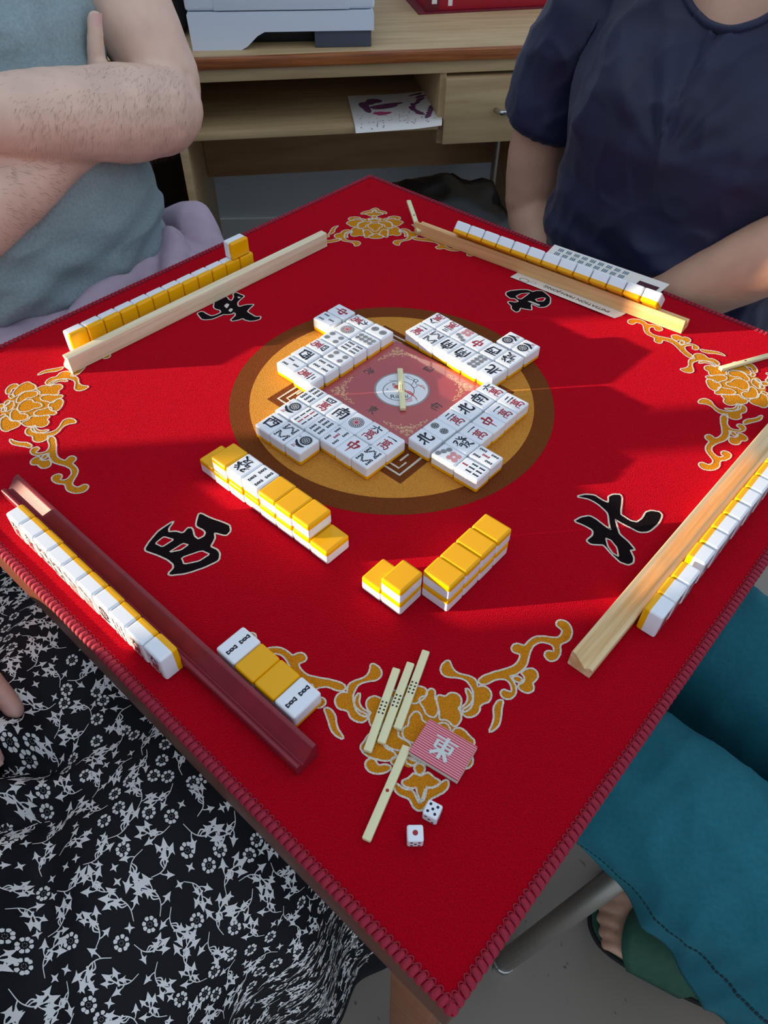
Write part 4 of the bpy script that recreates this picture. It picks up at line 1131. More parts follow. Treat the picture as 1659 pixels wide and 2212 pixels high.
# ------------------------------------------------------------------ people
class Vol:
    """closed overlapping shapes that a voxel remesh turns into one continuous skin"""
    def __init__(s): s.V, s.F = [], []
    def add(s, V, F):
        b = len(s.V)
        s.V += [tuple(v) for v in V]; s.F += [tuple(b + i for i in f) for f in F]
    def ball(s, c, r, seg=14):
        if not isinstance(r, tuple): r = (r, r, r)
        V, F = [], []
        n = seg // 2
        V.append((c[0], c[1], c[2] + r[2]))
        for i in range(1, n):
            a = PI * i / n
            for k in range(seg):
                b = 2 * PI * k / seg
                V.append((c[0] + r[0] * math.sin(a) * math.cos(b), c[1] + r[1] * math.sin(a) * math.sin(b), c[2] + r[2] * math.cos(a)))
        V.append((c[0], c[1], c[2] - r[2]))
        for k in range(seg): F.append((0, 1 + k, 1 + (k + 1) % seg))
        for i in range(n - 2):
            for k in range(seg):
                a, b = 1 + i * seg + k, 1 + i * seg + (k + 1) % seg
                F.append((a, a + seg, b + seg, b))
        e = len(V) - 1
        for k in range(seg): F.append((e, 1 + (n - 2) * seg + (k + 1) % seg, 1 + (n - 2) * seg + k))
        s.add(V, F)
    def limb(s, pts, rad, sides=18, sub=5, balls=True, up=None):
        P = cr(pts, sub)
        n = len(P)
        R = []
        x = np.linspace(0, 1, len(rad)); t = np.linspace(0, 1, n)
        if isinstance(rad[0], tuple):
            R = list(zip(np.interp(t, x, [r[0] for r in rad]), np.interp(t, x, [r[1] for r in rad])))
            R = [(float(a), float(b)) for a, b in R]
        else:
            R = [float(v) for v in np.interp(t, x, rad)]
        V, F = tube(P, R, sides, up=up)
        s.add(V, F)
        if balls:
            for p, r in ((P[0], R[0]), (P[-1], R[-1])):
                rr = min(r) if isinstance(r, tuple) else r
                s.ball(p, rr * .98, 14)
    def loft(s, rings, l, n, sides=28, sq_=2.4):
        """rings: (centre, half width along l, half depth along n)"""
        V, F = [], []
        for c, hw, hd in rings:
            for k in range(sides):
                a = 2 * PI * k / sides
                ca, sa = math.cos(a), math.sin(a)
                e = 2 / sq_
                x = math.copysign(abs(ca) ** e, ca) * hw; y = math.copysign(abs(sa) ** e, sa) * hd
                V.append(Vector(c) + l * x + n * y)
        m = len(rings)
        for i in range(m - 1):
            for k in range(sides):
                k2 = (k + 1) % sides
                F.append((i * sides + k, i * sides + k2, (i + 1) * sides + k2, (i + 1) * sides + k))
        F.append(tuple(range(sides - 1, -1, -1))); F.append(tuple((m - 1) * sides + k for k in range(sides)))
        s.add(V, F)
    def build(s, name, voxel, mat, smooth=4, disp=None, cut=None):
        me = mesh('tmp', s.V, s.F, mat)
        bm = bmesh.new(); bm.from_mesh(me); bmesh.ops.recalc_face_normals(bm, faces=bm.faces); bm.to_mesh(me); bm.free()
        o = link(bpy.data.objects.new('tmp', me))
        r = o.modifiers.new('r', 'REMESH'); r.mode = 'VOXEL'; r.voxel_size = voxel
        if smooth:
            q = o.modifiers.new('s', 'SMOOTH'); q.factor = .5; q.iterations = smooth
        dg = bpy.context.evaluated_depsgraph_get()
        out = bpy.data.meshes.new_from_object(o.evaluated_get(dg))
        bpy.data.objects.remove(o)
        out.name = name
        if disp:
            out.update()
            n = len(out.vertices)
            co = np.empty(n * 3); out.vertices.foreach_get('co', co); co = co.reshape(-1, 3)
            no = np.empty(n * 3); out.vertex_normals.foreach_get('vector', no); no = no.reshape(-1, 3)
            d = np.array([disp(Vector(c)) for c in co])
            out.vertices.foreach_set('co', (co + no * d[:, None]).ravel())
        if cut:
            bm = bmesh.new(); bm.from_mesh(out)
            bmesh.ops.delete(bm, geom=[f for f in bm.faces if cut(f.calc_center_median())], context='FACES')
            bm.to_mesh(out); bm.free()
        out.materials.clear(); out.materials.append(M[mat])
        out.polygons.foreach_set('use_smooth', [True] * len(out.polygons))
        out.update()
        return out

def hand(vol, wrist, fdir, back, thumb, size=1.0, curl=(.3, .35, .3), tcurl=.3, spread=.06, tdir=None):
    """wrist point, finger direction, back-of-hand normal, thumb side direction"""
    w = Vector(wrist); f = Vector(fdir).normalized(); b = Vector(back); b = (b - f * b.dot(f)).normalized()
    t = f.cross(b)
    if t.dot(Vector(thumb)) < 0: t = -t
    k = size
    pw = [(-.030, .016), (-.008, .020), (.016, .016)]
    vol.limb([w - f * .01, w + f * .03 * k, w + f * .065 * k, w + f * .088 * k], [(.017 * k, .026 * k), (.017 * k, .036 * k), (.015 * k, .040 * k), (.011 * k, .038 * k)], sides=16, sub=3, up=b, balls=False)
    tips = []
    for i, (off, L) in enumerate(((.030, .072), (.0105, .080), (-.0095, .075), (-.029, .060))):
        p = w + f * (.082 * k) + t * off * k
        d0 = (f + t * spread * (1.2 - i)).normalized()
        ang = 0
        pts = [p - d0 * .02 * k, p]
        for j, fr in enumerate((.46, .30, .24)):
            ang += curl[j]
            d = d0 * math.cos(ang) - b * math.sin(ang)
            pts.append(pts[-1] + d * L * fr * k)
        vol.limb(pts, [.0095 * k, .0095 * k, .0088 * k, .0082 * k, .0068 * k], sides=10, sub=3)
        tips.append((pts[-1], pts[-1] - pts[-2], b))
    td = Vector(tdir).normalized() if tdir else (f * .75 + t * .75 - b * .15).normalized()
    p = w + f * .022 * k + t * .024 * k
    td2 = (td * math.cos(tcurl) + f * math.sin(tcurl) * .6).normalized()
    vol.limb([p, p + td * .032 * k, p + td * .06 * k, p + td * .06 * k + td2 * .028 * k], [.014 * k, .0115 * k, .010 * k, .0085 * k], sides=10, sub=3)
    tips.append((p + td * .06 * k + td2 * .028 * k, td2, b))
    return tips

def head(vol, c, fwd, left):
    """c: centre of the skull"""
    u = Vector((0, 0, 1)); c = Vector(c)
    P = lambda f, l, z: c + fwd * f + left * l + u * z
    vol.ball(P(-.012, 0, .03), (.078, .078, .092))
    vol.limb([P(.02, 0, .02), P(.025, 0, -.04), P(.03, 0, -.085)], [.068, .058, .034], sides=16, sub=3)
    vol.limb([P(.085, 0, .02), P(.098, 0, -.012), P(.106, 0, -.026)], [.008, .011, .013], sides=10, sub=3)
    vol.limb([P(.084, -.02, -.055), P(.090, 0, -.052), P(.084, .02, -.055)], [.006, .009, .006], sides=8, sub=3)
    for s_ in (-1, 1):
        vol.limb([P(-.005, s_ * .080, .02), P(-.012, s_ * .088, -.005), P(0, s_ * .082, -.028)], [.012, .014, .009], sides=8, sub=3)
        vol.ball(P(.070, s_ * .031, .012), .014)
        vol.limb([P(.078, s_ * .014, .032), P(.080, s_ * .033, .036), P(.070, s_ * .05, .030)], [.007, .008, .006], sides=8, sub=2)

def ridge(c, scale, amp, st=(1, 1, 1)):
    # sharp creases
    k = 1 - abs(noise.noise(Vector((c.x * st[0], c.y * st[1], c.z * st[2])) * scale)) * 2.2
    return amp * max(0, k) ** 2

def fold(c, scale, amp, st=(1, 1, 1)):
    return amp * noise.noise(Vector((c.x * st[0], c.y * st[1], c.z * st[2])) * scale)

M['shirt_grey'] = material('shirt_grey', lin(142, 160, 164), rough=.85, var=.10, vscale=300, bump=.45, bscale=260, bdist=.0014, spec=.2, sheen=.15)
M['lilac'] = material('lilac_cotton', lin(196, 176, 194), rough=.85, var=.05, vscale=60, bump=.2, bscale=700, bdist=.0005, spec=.2)
M['navy'] = material('navy_jersey', lin(22, 26, 56), rough=.5, var=.25, vscale=14, bump=.25, bscale=700, bdist=.0006, spec=.35, sheen=.16, sheen_col=(.62, .60, .68, 1))
M['denim'] = material('blue_cotton', lin(34, 76, 150), rough=.8, var=.06, vscale=200, bump=.2, bscale=800, bdist=.0005, spec=.2)
M['teal'] = material('teal_linen', lin(36, 108, 122), rough=.8, var=.08, vscale=260, bump=.35, bscale=520, bdist=.0006, spec=.2, stretch=(1, 1, 1))
M['teal_thread'] = material('teal_thread', lin(16, 44, 56), rough=.9)
M['skirt_black'] = material('skirt_black', lin(17, 17, 24), rough=.7, var=.15, vscale=500, bump=.15, bscale=900, bdist=.0004, spec=.25)
M['skirt_print'] = material('skirt_print', lin(232, 230, 228), rough=.75, spec=.2)
M['sandal_green'] = material('sandal_green', lin(46, 92, 72), rough=.7, var=.12, vscale=80)
M['sole_black'] = material('sole_black', lin(18, 18, 18), rough=.6)
M['chair_fabric'] = material('chair_fabric', lin(62, 64, 70), rough=.85, var=.1, vscale=200, bump=.2, bscale=500)
M['chair_wood'] = wood('chair_wood', lin(160, 118, 78), lin(132, 92, 58), along=(10, 10, 1), scale=6)

def frame(n, l):
    n = Vector(n); l = Vector(l)
    return lambda lat, o, z: n * (.3712 + o) + l * lat + Vector((0, 0, z))

def chair(name_label, n, l, latc, o0, style, feet_=None, sw=.40):
    """simple chair: n = away from the table, l = sideways"""
    P = frame(n, l)
    root = empty('chair', P(latc, o0 + .2, FZ))
    base = P(latc, o0 + .2, FZ)
    tag(root, name_label, 'chair')
    ang = math.atan2(l.y, l.x)
    sg = 1 if l.cross(n).z > 0 else -1
    seat_z = -.300 - FZ
    bm = rbox_bm((sw, .40, .035), .014, 3, (0, 0, -.0175))
    put('seat', bm_mesh('seat', bm, 'chair_fabric', smooth=True), root, (0, 0, seat_z), ang)
    bm = rbox_bm((.40, .03, .30), .012, 3)
    put('backrest', bm_mesh('backrest', bm, 'chair_fabric', smooth=True), root, tuple(n * .235 + Vector((0, 0, seat_z + .33))), ang)
    for sx in (-1, 1):
        V, F = tube([n * .20 + l * sx * .15 + Vector((0, 0, seat_z - .02)), n * .235 + l * sx * .15 + Vector((0, 0, seat_z + .25))], .011, 10)
        put('back_post', mesh('back_post', V, F, 'leg_metal', smooth=True), root)
    for i, (sx, sy) in enumerate(((-1, -1), (1, -1), (1, 1), (-1, 1))):
        top = l * sx * (sw * .41) + n * sy * .165 + Vector((0, 0, seat_z - .03))
        ft = l * sx * (sw * .49) + n * sy * .20
        if feet_ and i in feet_: 
            ft = feet_[i][0] - base; top = feet_[i][1] - base
        ft = Vector((ft.x, ft.y, .012))
        d = (top - ft)
        V, F = tube([ft, ft + d * .5, top], style, 14)
        lg = put('leg', mesh('leg', V, F, 'leg_metal', smooth=True), root)
        V, F = tube([Vector((ft.x, ft.y, 0)), Vector((ft.x, ft.y, .014))], style * 1.08, 14)
        put('foot_cap', mesh('foot_cap', V, F, 'chrome' if style > .012 else 'black', smooth=True), lg)

# ---------------- the person with crossed arms
def build_man():
    n, l = Vector((-S2, S2, 0)), Vector((S2, S2, 0))
    f = -n
    P = frame(n, l)
    c = -.06
    root = empty('person', P(c, .25, FZ))
    tag(root, 'person in a grey-blue T-shirt and lilac shorts sitting with crossed arms', 'person', 'people sitting around the table')
    base = P(c, .25, FZ)
    Q = lambda lat, o, z: P(lat, o, z) - base
    body = Vol()
    body.loft([(Q(c, .25, -.22), .15, .11), (Q(c, .245, -.05), .165, .125), (Q(c, .255, .1), .155, .115), (Q(c, .265, .22), .165, .105), (Q(c, .275, .31), .17, .085), (Q(c, .28, .345), .09, .06)], l, n)
    body.limb([Q(c, .285, .33), Q(c, .275, .42)], [.062, .055])
    head(body, Q(c, .27, .52), f, l)
    # left arm: upper arm, elbow, forearm across the chest, hand on the other arm
    body.limb([Q(c + .175, .285, .305), Q(.145, .24, .27), Q(.142, .195, .215), Q(.150, .155, .14)], [.060, .060, .054, .046])
    body.limb([Q(.158, .158, .112), Q(.118, .128, .122), Q(.05, .108, .140), Q(-.03, .095, .162), Q(-.115, .088, .186), Q(-.16, .09, .20)], [.038, .051, .054, .047, .036, .030], sub=5)
    hand(body, Q(-.155, .092, .199), l * -.9 + n * .35 + Vector((0, 0, .1)), -n, Vector((0, 0, 1)), curl=(.25, .3, .25))
    # right arm tucked under
    body.limb([Q(c - .18, .285, .305), Q(-.275, .25, .2), Q(-.28, .18, .09)], [.060, .055, .046])
    body.limb([Q(-.285, .17, .06), Q(-.20, .13, .072), Q(-.11, .118, .105), Q(-.03, .125, .122), Q(.02, .137, .122)], [.042, .052, .050, .038, .033], sub=5)
    mt = hand(body, Q(.030, .140, .120), l * .75 + Vector((0, 0, .12)) + n * .35, -n, Vector((0, 0, 1)), tdir=l * .22 + Vector((0, 0, 1.0)) - n * .06, tcurl=.05, size=.98)
    # legs
    for sx in (-1, 1):
        lat = c + sx * .12
        body.limb([Q(c + sx * .09, .26, -.2), Q(lat, .05, -.185), Q(lat + sx * .02, -.17, -.17)], [.085, .075, .058])
        body.limb([Q(lat + sx * .02, -.17, -.18), Q(lat + sx * .02, -.155, -.35), Q(lat + sx * .02, -.13, -.67)], [.056, .055, .038])
        a = Q(lat + sx * .02, -.12, 0); a.z = 0
        body.limb([a + Vector((0, 0, .07)) - f * .05, a + Vector((0, 0, .06)) + f * .06, a + Vector((0, 0, .035)) + f * .17], [.04, .045, .035])
    put('body', body.build('body', .0042, 'skin_man', 5, disp=lambda v: fold(v, 45, .0009) + fold(v, 14, .0022)), root)
    tp, td, tb = mt[4]
    td = td.normalized(); fw = (-n - td * (-n).dot(td)).normalized(); sd2 = td.cross(fw)
    V = [tp + td * (.006 - .0045 * j) + sd2 * (k - 2) / 2 * .0058 + fw * (.0082 - .0024 * ((k - 2) / 2) ** 2) for j in range(4) for k in range(5)]
    put('nail', mesh('nail', V, [(j * 5 + k, j * 5 + k + 1, j * 5 + k + 6, j * 5 + k + 5) for j in range(3) for k in range(4)], 'nail', smooth=True), root)
    sh = Vol()
    sh.loft([(Q(c, .25, -.066), .170, .130), (Q(c, .242, -.046), .184, .146), (Q(c, .24, 0), .186, .150), (Q(c, .245, .08), .174, .140), (Q(c, .255, .16), .170, .128), (Q(c, .265, .24), .178, .118), (Q(c, .275, .31), .182, .096), (Q(c, .28, .352), .10, .07)], l, n, 36)
    for sx, e in ((1, Q(.150, .245, .268)), (-1, Q(-.268, .255, .24))):
        sh.limb([Q(c + sx * .14, .28, .315), Q(c + sx * .19, .275, .30), e], [.074, .076, .075])
    def wr(v):
        z = v.z + FZ
        la = v.dot(l)
        d = fold(v, 9, .006) + fold(v, 22, .0032, (1, 1, .6)) + .0022 * math.sin(v.z * 70 + 26 * la + 5 * noise.noise(v * 6))
        d += ridge(v, 13, .004, (1, 1, 2.0))
        d += .0032 * math.sin(v.z * 120 - la * 34 + 3 * noise.noise(v * 9)) * math.exp(-((z + .04) / .07) ** 2)
        d += .004 * math.sin(la * 130 + 4 * noise.noise(v * 8)) * max(0, min(1, (z - .17) * 10))
        return d
    put('shirt', sh.build('shirt', .0042, 'shirt_grey', 4, disp=wr), root)
    so = Vol()
    so.loft([(Q(c, .27, -.27), .19, .12), (Q(c, .245, -.13), .196, .16), (Q(c, .24, -.062), .176, .145), (Q(c, .245, -.035), .16, .12)], l, n)
    for sx in (-1, 1):
        so.limb([Q(c + sx * .10, .25, -.150), Q(c + sx * .12, .12, -.148), Q(c + sx * .13, .02, -.158), Q(c + sx * .14, -.14, -.178)], [(.098, .108), (.098, .114), (.090, .110), (.080, .100)], up=(0, 0, 1))
    so.limb([Q(.150, .225, -.085), Q(.165, .185, -.072), Q(.16, .13, -.09)], [.026, .032, .026])
    so.limb([Q(.04, .12, -.058), Q(-.06, .08, -.060), Q(-.16, .05, -.062)], [.014, .020, .014])
    so.limb([Q(.10, .14, -.055), Q(.05, .07, -.060), Q(.02, .02, -.072)], [.018, .018, .012])
    put('shorts', so.build('shorts', .005, 'lilac', 3, disp=lambda v: fold(v, 12, .008) + fold(v, 28, .003) + ridge(v, 9, .008)), root)
    ha = Vol()
    hc = Q(c, .28, .555)
    ha.ball(hc - f * .012, (.092, .092, .085))
    ha.ball(hc - f * .04 - Vector((0, 0, .05)), (.075, .075, .08))
    put('hair', ha.build('hair', .006, 'hair', 2, disp=lambda v: fold(v, 60, .004)), root)
    # fine forearm hair
    rr = random.Random(5)
    axis = [Q(.118, .128, .122), Q(.05, .108, .140), Q(-.03, .095, .162), Q(-.115, .088, .186)]
    ax2 = [Q(-.20, .13, .072), Q(-.11, .118, .105), Q(-.04, .122, .142)]
    V, F = [], []
    for A, R, cnt in ((cr(axis, 8), [.053, .054, .047, .036], 1500), (cr(ax2, 8), [.052, .050, .040], 800)):
        A = [Vector(a) for a in A]
        for _ in range(cnt):
            t = rr.random() * (len(A) - 2); i = int(t); p = A[i].lerp(A[i + 1], t - i)
            T = (A[i + 1] - A[i]).normalized()
            r = float(np.interp(t / (len(A) - 1), np.linspace(0, 1, len(R)), R))
            u = (-n - T * (-n).dot(T)).normalized(); w = T.cross(u)
            a = rr.uniform(-1.5, 1.5)
            nn = u * math.cos(a) + w * math.sin(a)
            s0 = p + nn * (r - .0004)
            dr = (T * rr.uniform(.3, 1.0) * 1 + Vector((0, 0, -1)) * rr.uniform(.3, 1) + nn * .35).normalized()
            s1 = s0 + dr * .004; s2 = s0 + dr * .0078 - nn * .0010
            sd_ = dr.cross(nn).normalized() * .00009
            k = len(V)
            V += [s0 - sd_, s0 + sd_, s1 - sd_, s1 + sd_, s2]
            F += [(k, k + 1, k + 3, k + 2), (k + 2, k + 3, k + 4)]
    ho = put('arm_hair', mesh('arm_hair', V, F, 'arm_hair'), root); tag(ho, kind='stuff')
    chair('dark chair under the person with crossed arms', n, l, c, .07, .0115)

# ---------------- the person in navy
def build_navy():
    n, l = Vector((S2, S2, 0)), Vector((S2, -S2, 0))
    f = -n
    P = frame(n, l)
    c = .032
    base = P(c, .22, FZ)
    root = empty('person', base)
    tag(root, 'person in a navy T-shirt and blue trousers with hands in the lap', 'person', 'people sitting around the table')
    Q = lambda lat, o, z: P(lat, o, z) - base
    body = Vol()
    body.loft([(Q(c, .22, -.22), .15, .11), (Q(c, .215, -.03), .155, .12), (Q(c, .22, .08), .15, .115), (Q(c, .222, .16), .150, .105), (Q(c, .24, .225), .148, .088), (Q(c, .255, .28), .120, .062), (Q(c, .26, .31), .075, .05)], l, n)
    body.limb([Q(c, .262, .29), Q(c, .25, .38)], [.052, .048])
    head(body, Q(c, .245, .475), f, l)
    body.limb([Q(c - .150, .255, .245), Q(-.185, .235, .15), Q(-.218, .215, .03), Q(-.212, .205, -.06)], [.040, .045, .044, .041])
    body.limb([Q(-.205, .205, -.075), Q(-.14, .155, -.10), Q(-.05, .10, -.105), Q(-.02, .085, -.105)], [.041, .040, .031, .026])
    hand(body, Q(-.02, .085, -.105), l * .8 - n * .25, vz, -n, curl=(.3, .3, .3))
    body.limb([Q(c + .150, .255, .245), Q(.240, .22, .175), Q(.272, .17, .10)], [.040, .044, .043])
    body.limb([Q(.275, .155, .085), Q(.20, .088, .050), Q(.125, .055, -.018), Q(.055, .045, -.075), Q(.03, .045, -.09)], [.041, .045, .040, .029, .025])
    hand(body, Q(.03, .045, -.09), l * -.9 + Vector((0, 0, -.15)), vz, n, curl=(.35, .35, .3))
    for sx in (-1, 1):
        lat = c + sx * .10
        body.limb([Q(c + sx * .08, .25, -.2), Q(lat, .05, -.185), Q(lat, -.15, -.175)], [.08, .07, .055])
        body.limb([Q(lat, -.15, -.18), Q(lat, -.14, -.35), Q(lat, -.12, -.67)], [.054, .05, .036])
        a = Q(lat, -.12, 0); a.z = 0
        body.limb([a + Vector((0, 0, .06)) - f * .04, a + Vector((0, 0, .055)) + f * .06, a + Vector((0, 0, .03)) + f * .16], [.035, .04, .03])
    put('body', body.build('body', .0042, 'skin_woman', 5, disp=lambda v: fold(v, 40, .0008) + fold(v, 14, .0015)), root)
    sh = Vol()
    sh.loft([(Q(c, .22, -.15), .165, .125), (Q(c, .21, -.09), .178, .140), (Q(c, .205, -.02), .180, .148), (Q(c, .208, .05), .168, .142), (Q(c, .205, .115), .172, .150), (Q(c, .212, .165), .176, .142), (Q(c, .232, .222), .172, .112), (Q(c, .25, .282), .160, .086), (Q(c, .258, .312), .10, .062)], l, n, 36)
    for sx, pts in ((-1, [Q(c - .15, .255, .27), Q(-.170, .240, .20), Q(-.200, .225, .115), Q(-.216, .216, .055)]), (1, [Q(c + .15, .255, .27), Q(.225, .235, .21), Q(.258, .20, .14)])):
        sh.limb(pts, [.060, .064, .062, .062] if sx < 0 else [.060, .062, .060], balls=False)
    def wr(v):
        z = v.z + FZ
        la = v.dot(l)
        d = fold(v, 8, .007) + fold(v, 18, .0035)
        # draped folds running down from the neckline and shoulders
        dx = la; k = max(0, min(1, (z - .10) * 9))
        d += .006 * k * math.sin(dx * 48 + (z - .2) * 18 * (1 if dx < 0 else -1) + 2.2 * noise.noise(v * 7))
        an = math.atan2(dx - .01, max(.01, z - .115))
        rad_ = math.hypot(dx - .01, z - .115)
        d += .007 * math.sin(an * 11 + 1.2 * noise.noise(v * 9)) * max(0, min(1, (z - .125) * 14)) * max(0, 1 - rad_ * 3)
        d += ridge(v, 10, .006, (1, 1, .7)) + ridge(v, 21, .0025) + .002
        d += .004 * math.exp(-((z + .02) / .05) ** 2) * math.sin(z * 90 + la * 14 + 3 * noise.noise(v * 8))
        return d
    def neck(p):
        z = p.z + FZ; la = p.dot(l)
        fr = (p.dot(n) + base.dot(n)) < (.3712 + .255)
        if fr: return (la / .088) ** 2 + ((z - .335) / .098) ** 2 < 1
        return (la / .075) ** 2 + ((z - .33) / .035) ** 2 < 1
    me = sh.build('shirt', .0042, 'navy', 4, disp=wr, cut=neck)
    bm = bmesh.new(); bm.from_mesh(me)
    loops = [e for e in bm.edges if e.is_boundary]
    for _ in range(10):
        new = {}
        for e in loops:
            for a_, b_ in ((e.verts[0], e.verts[1]), (e.verts[1], e.verts[0])): new.setdefault(a_, []).append(b_.co.copy())
        for v, nb_ in new.items():
            if len(nb_) == 2: v.co = v.co * .4 + (nb_[0] + nb_[1]) * .3
    # ordered boundary -> collar band
    adj = {}
    for e in loops:
        adj.setdefault(e.verts[0], []).append(e.verts[1]); adj.setdefault(e.verts[1], []).append(e.verts[0])
    best = []
    seen = set()
    for v0 in adj:
        if v0 in seen: continue
        ch = [v0]; seen.add(v0)
        while True:
            nx = [w for w in adj[ch[-1]] if w not in seen]
            if not nx: break
            ch.append(nx[0]); seen.add(nx[0])
        if len(ch) > len(best): best = ch
    pts = [v.co.copy() for v in best]
    bm.to_mesh(me); bm.free()
    put('shirt', me, root)
    if len(pts) > 20:
        pts = pts + pts[:2]
        for _ in range(6): pts = [pts[0]] + [(pts[i - 1] + pts[i] * 2 + pts[i + 1]) / 4 for i in range(1, len(pts) - 1)] + [pts[-1]]
        V, F = tube(pts[::2], (.0048), 8)
        put('collar', mesh('collar', V, F, 'navy', smooth=True), root)
    so = Vol()
    so.loft([(Q(c, .25, -.27), .18, .11), (Q(c, .22, -.16), .182, .14), (Q(c, .22, -.10), .165, .13)], l, n)
    for sx in (-1, 1):
        lat = c + sx * .10
        so.limb([Q(c + sx * .09, .26, -.18), Q(lat, .08, -.165), Q(lat + sx * .015, -.16, -.165)], [.098, .092, .07])
        so.limb([Q(lat + sx * .015, -.16, -.175), Q(lat, -.14, -.40), Q(lat, -.12, -.62)], [.07, .065, .058])
    put('trousers', so.build('trousers', .005, 'denim', 3, disp=lambda v: fold(v, 12, .006) + fold(v, 30, .003)), root)
    ha = Vol()
    hc = Q(c, .255, .51)
    ha.ball(hc - f * .012, (.094, .094, .088))
    ha.limb([hc - f * .05, hc - f * .06 - Vector((0, 0, .1)), hc - f * .05 - Vector((0, 0, .17))], [.08, .075, .05])
    put('hair', ha.build('hair', .006, 'hair', 2, disp=lambda v: fold(v, 60, .004)), root)
    chair('dark chair under the person in navy', n, l, c, .05, .0115)

# ---------------- the person in the floral skirt
def build_floral():
    n, l = -vb, va
    f = vb
    P = frame(n, l)
    c = .085
    base = P(c, .28, FZ)
    root = empty('person', base)
    tag(root, 'person in a black skirt with white flower print, hands folded in the lap', 'person', 'people sitting around the table')
    Q = lambda lat, o, z: P(lat, o, z) - base
    body = Vol()
    body.loft([(Q(c, .30, -.22), .15, .11), (Q(c, .30, -.05), .145, .11), (Q(c, .31, .08), .14, .105), (Q(c, .31, .18), .15, .105), (Q(c, .32, .26), .155, .085), (Q(c, .325, .30), .08, .055)], l, n)
    body.limb([Q(c, .33, .28), Q(c, .315, .37)], [.052, .048])
    head(body, Q(c, .31, .465), f, -l)
    # left arm (towards the far side), left hand over the right wrist
    body.limb([Q(c - .165, .32, .24), Q(-.125, .30, .12), Q(-.145, .26, .03)], [.047, .043, .039])
    body.limb([Q(-.150, .25, .01), Q(-.188, .18, -.03), Q(-.173, .103, -.072), Q(-.166, .079, -.078)], [.039, .038, .029, .025])
    tips = hand(body, Q(-.153, .0790, -.080), l * .85 + n * .30 + Vector((0, 0, .05)), vz, -n, curl=(.22, .55, .45), size=.98, spread=.03, tdir=l * .95 - n * .05 - vz * .35)
    # right arm and hand below
    body.limb([Q(c + .165, .32, .24), Q(.235, .31, .12), Q(.225, .28, .02)], [.047, .043, .039])
    body.limb([Q(.22, .27, .0), Q(.12, .235, -.045), Q(.018, .160, -.082), Q(-.04, .115, -.096), Q(-.07, .097, -.10)], [.039, .038, .031, .026, .024])
    hand(body, Q(-.065, .112, -.104), l * -.95 + n * .2, vz, -n, curl=(.3, .4, .3), size=.98)
    for sx in (-1, 1):
        lat = c - .055 + sx * .10
        body.limb([Q(c + sx * .08, .32, -.23), Q(lat, .10, -.205), Q(lat, -.10, -.20)], [.07, .062, .05])
        body.limb([Q(lat, -.10, -.21), Q(lat, -.09, -.40), Q(lat, -.05, -.67)], [.05, .045, .033])
        a = Q(lat, -.05, 0); a.z = 0
        body.limb([a + Vector((0, 0, .06)) - f * .04, a + Vector((0, 0, .055)) + f * .06, a + Vector((0, 0, .03)) + f * .15], [.033, .036, .028])
    put('body', body.build('body', .003, 'skin_c', 4, disp=lambda v: fold(v, 60, .0006) + fold(v, 18, .0012)), root)
    for i, (t, d, b) in enumerate(tips[:4]):
        # nails: small curved plates on the finger ends
        d = d.normalized(); bb = (b - d * b.dot(d)).normalized(); s_ = d.cross(bb)
        V = []
        for j in range(4):
            for k in range(5):
                x = (k - 2) / 2
                V.append(t + d * (.0030 - .0040 * j) * .9 + s_ * x * .0044 + bb * (.0070 - .0022 * x * x - .0010 * (j == 0)))
        F = [(j * 5 + k, j * 5 + k + 1, j * 5 + k + 6, j * 5 + k + 5) for j in range(3) for k in range(4)]
        put('nail', mesh('nail', V, F, 'nail', smooth=True), root)
    top = Vol()
    top.loft([(Q(c, .30, -.14), .165, .125), (Q(c, .30, -.02), .158, .122), (Q(c, .31, .08), .15, .116), (Q(c, .31, .18), .16, .116), (Q(c, .32, .25), .16, .092), (Q(c, .325, .29), .10, .062)], l, n)
    for sx, e in ((-1, Q(-.118, .30, .13)), (1, Q(.235, .31, .13))):
        top.limb([Q(c + sx * .14, .32, .25), e], [.056, .055], balls=False)
    put('blouse', top.build('blouse', .006, 'skirt_black', 3, disp=lambda v: fold(v, 12, .005)), root)
    ha = Vol()
    hc = Q(c, .32, .50)
    ha.ball(hc - f * .012, (.094, .094, .088)); ha.limb([hc - f * .05, hc - f * .06 - Vector((0, 0, .12))], [.08, .06])
    put('hair', ha.build('hair', .006, 'hair', 2), root)
    # skirt: a cloth surface over both thighs that hangs down at the near side
    U0 = -.36
    def prof(u):
        """lateral arc length u -> (lat, z) before folds"""
        a0 = .135; r = .105
        if u < a0: return u, 0.0, Vector((0, 0, 1))
        arc = r * PI / 2
        if u < a0 + arc:
            t = (u - a0) / r
            return a0 + r * math.sin(t), -r * (1 - math.cos(t)), l * math.sin(t) + vz * math.cos(t)
        q = u - a0 - arc
        return a0 + r + q * .02, -r - q, l
    def S(u, v):
        la, dz, nn = prof(u)
        z = -.138
        # thighs
        th = .030 * math.exp(-((la - .105) / .075) ** 2) + .030 * math.exp(-((la + .085) / .075) ** 2)
        if u > .135: th *= max(0, 1 - (u - .135) / .10) if u < .235 else 0
        z += th + dz
        p = Vector((la * 1.0, v, u))
        d = .010 * noise.noise(Vector((u * 9, v * 7, 1.3))) + .0045 * noise.noise(Vector((u * 22, v * 17, 4.1)))
        # gathered folds near the hands and a long fold from them
        g = math.exp(-(((u + .005) / .05) ** 2 + ((v - .105) / .05) ** 2))
        d += .020 * g * math.sin(u * 110 + v * 60 + .5)
        lf_ = (u * .55 - (v - .10) * .8)
        d += .016 * math.exp(-(lf_ / .018) ** 2) * (1 / (1 + math.exp(-(v - .04) * 60)))
        d -= .012 * math.exp(-((lf_ - .035) / .022) ** 2) * (1 / (1 + math.exp(-(v - .04) * 60)))
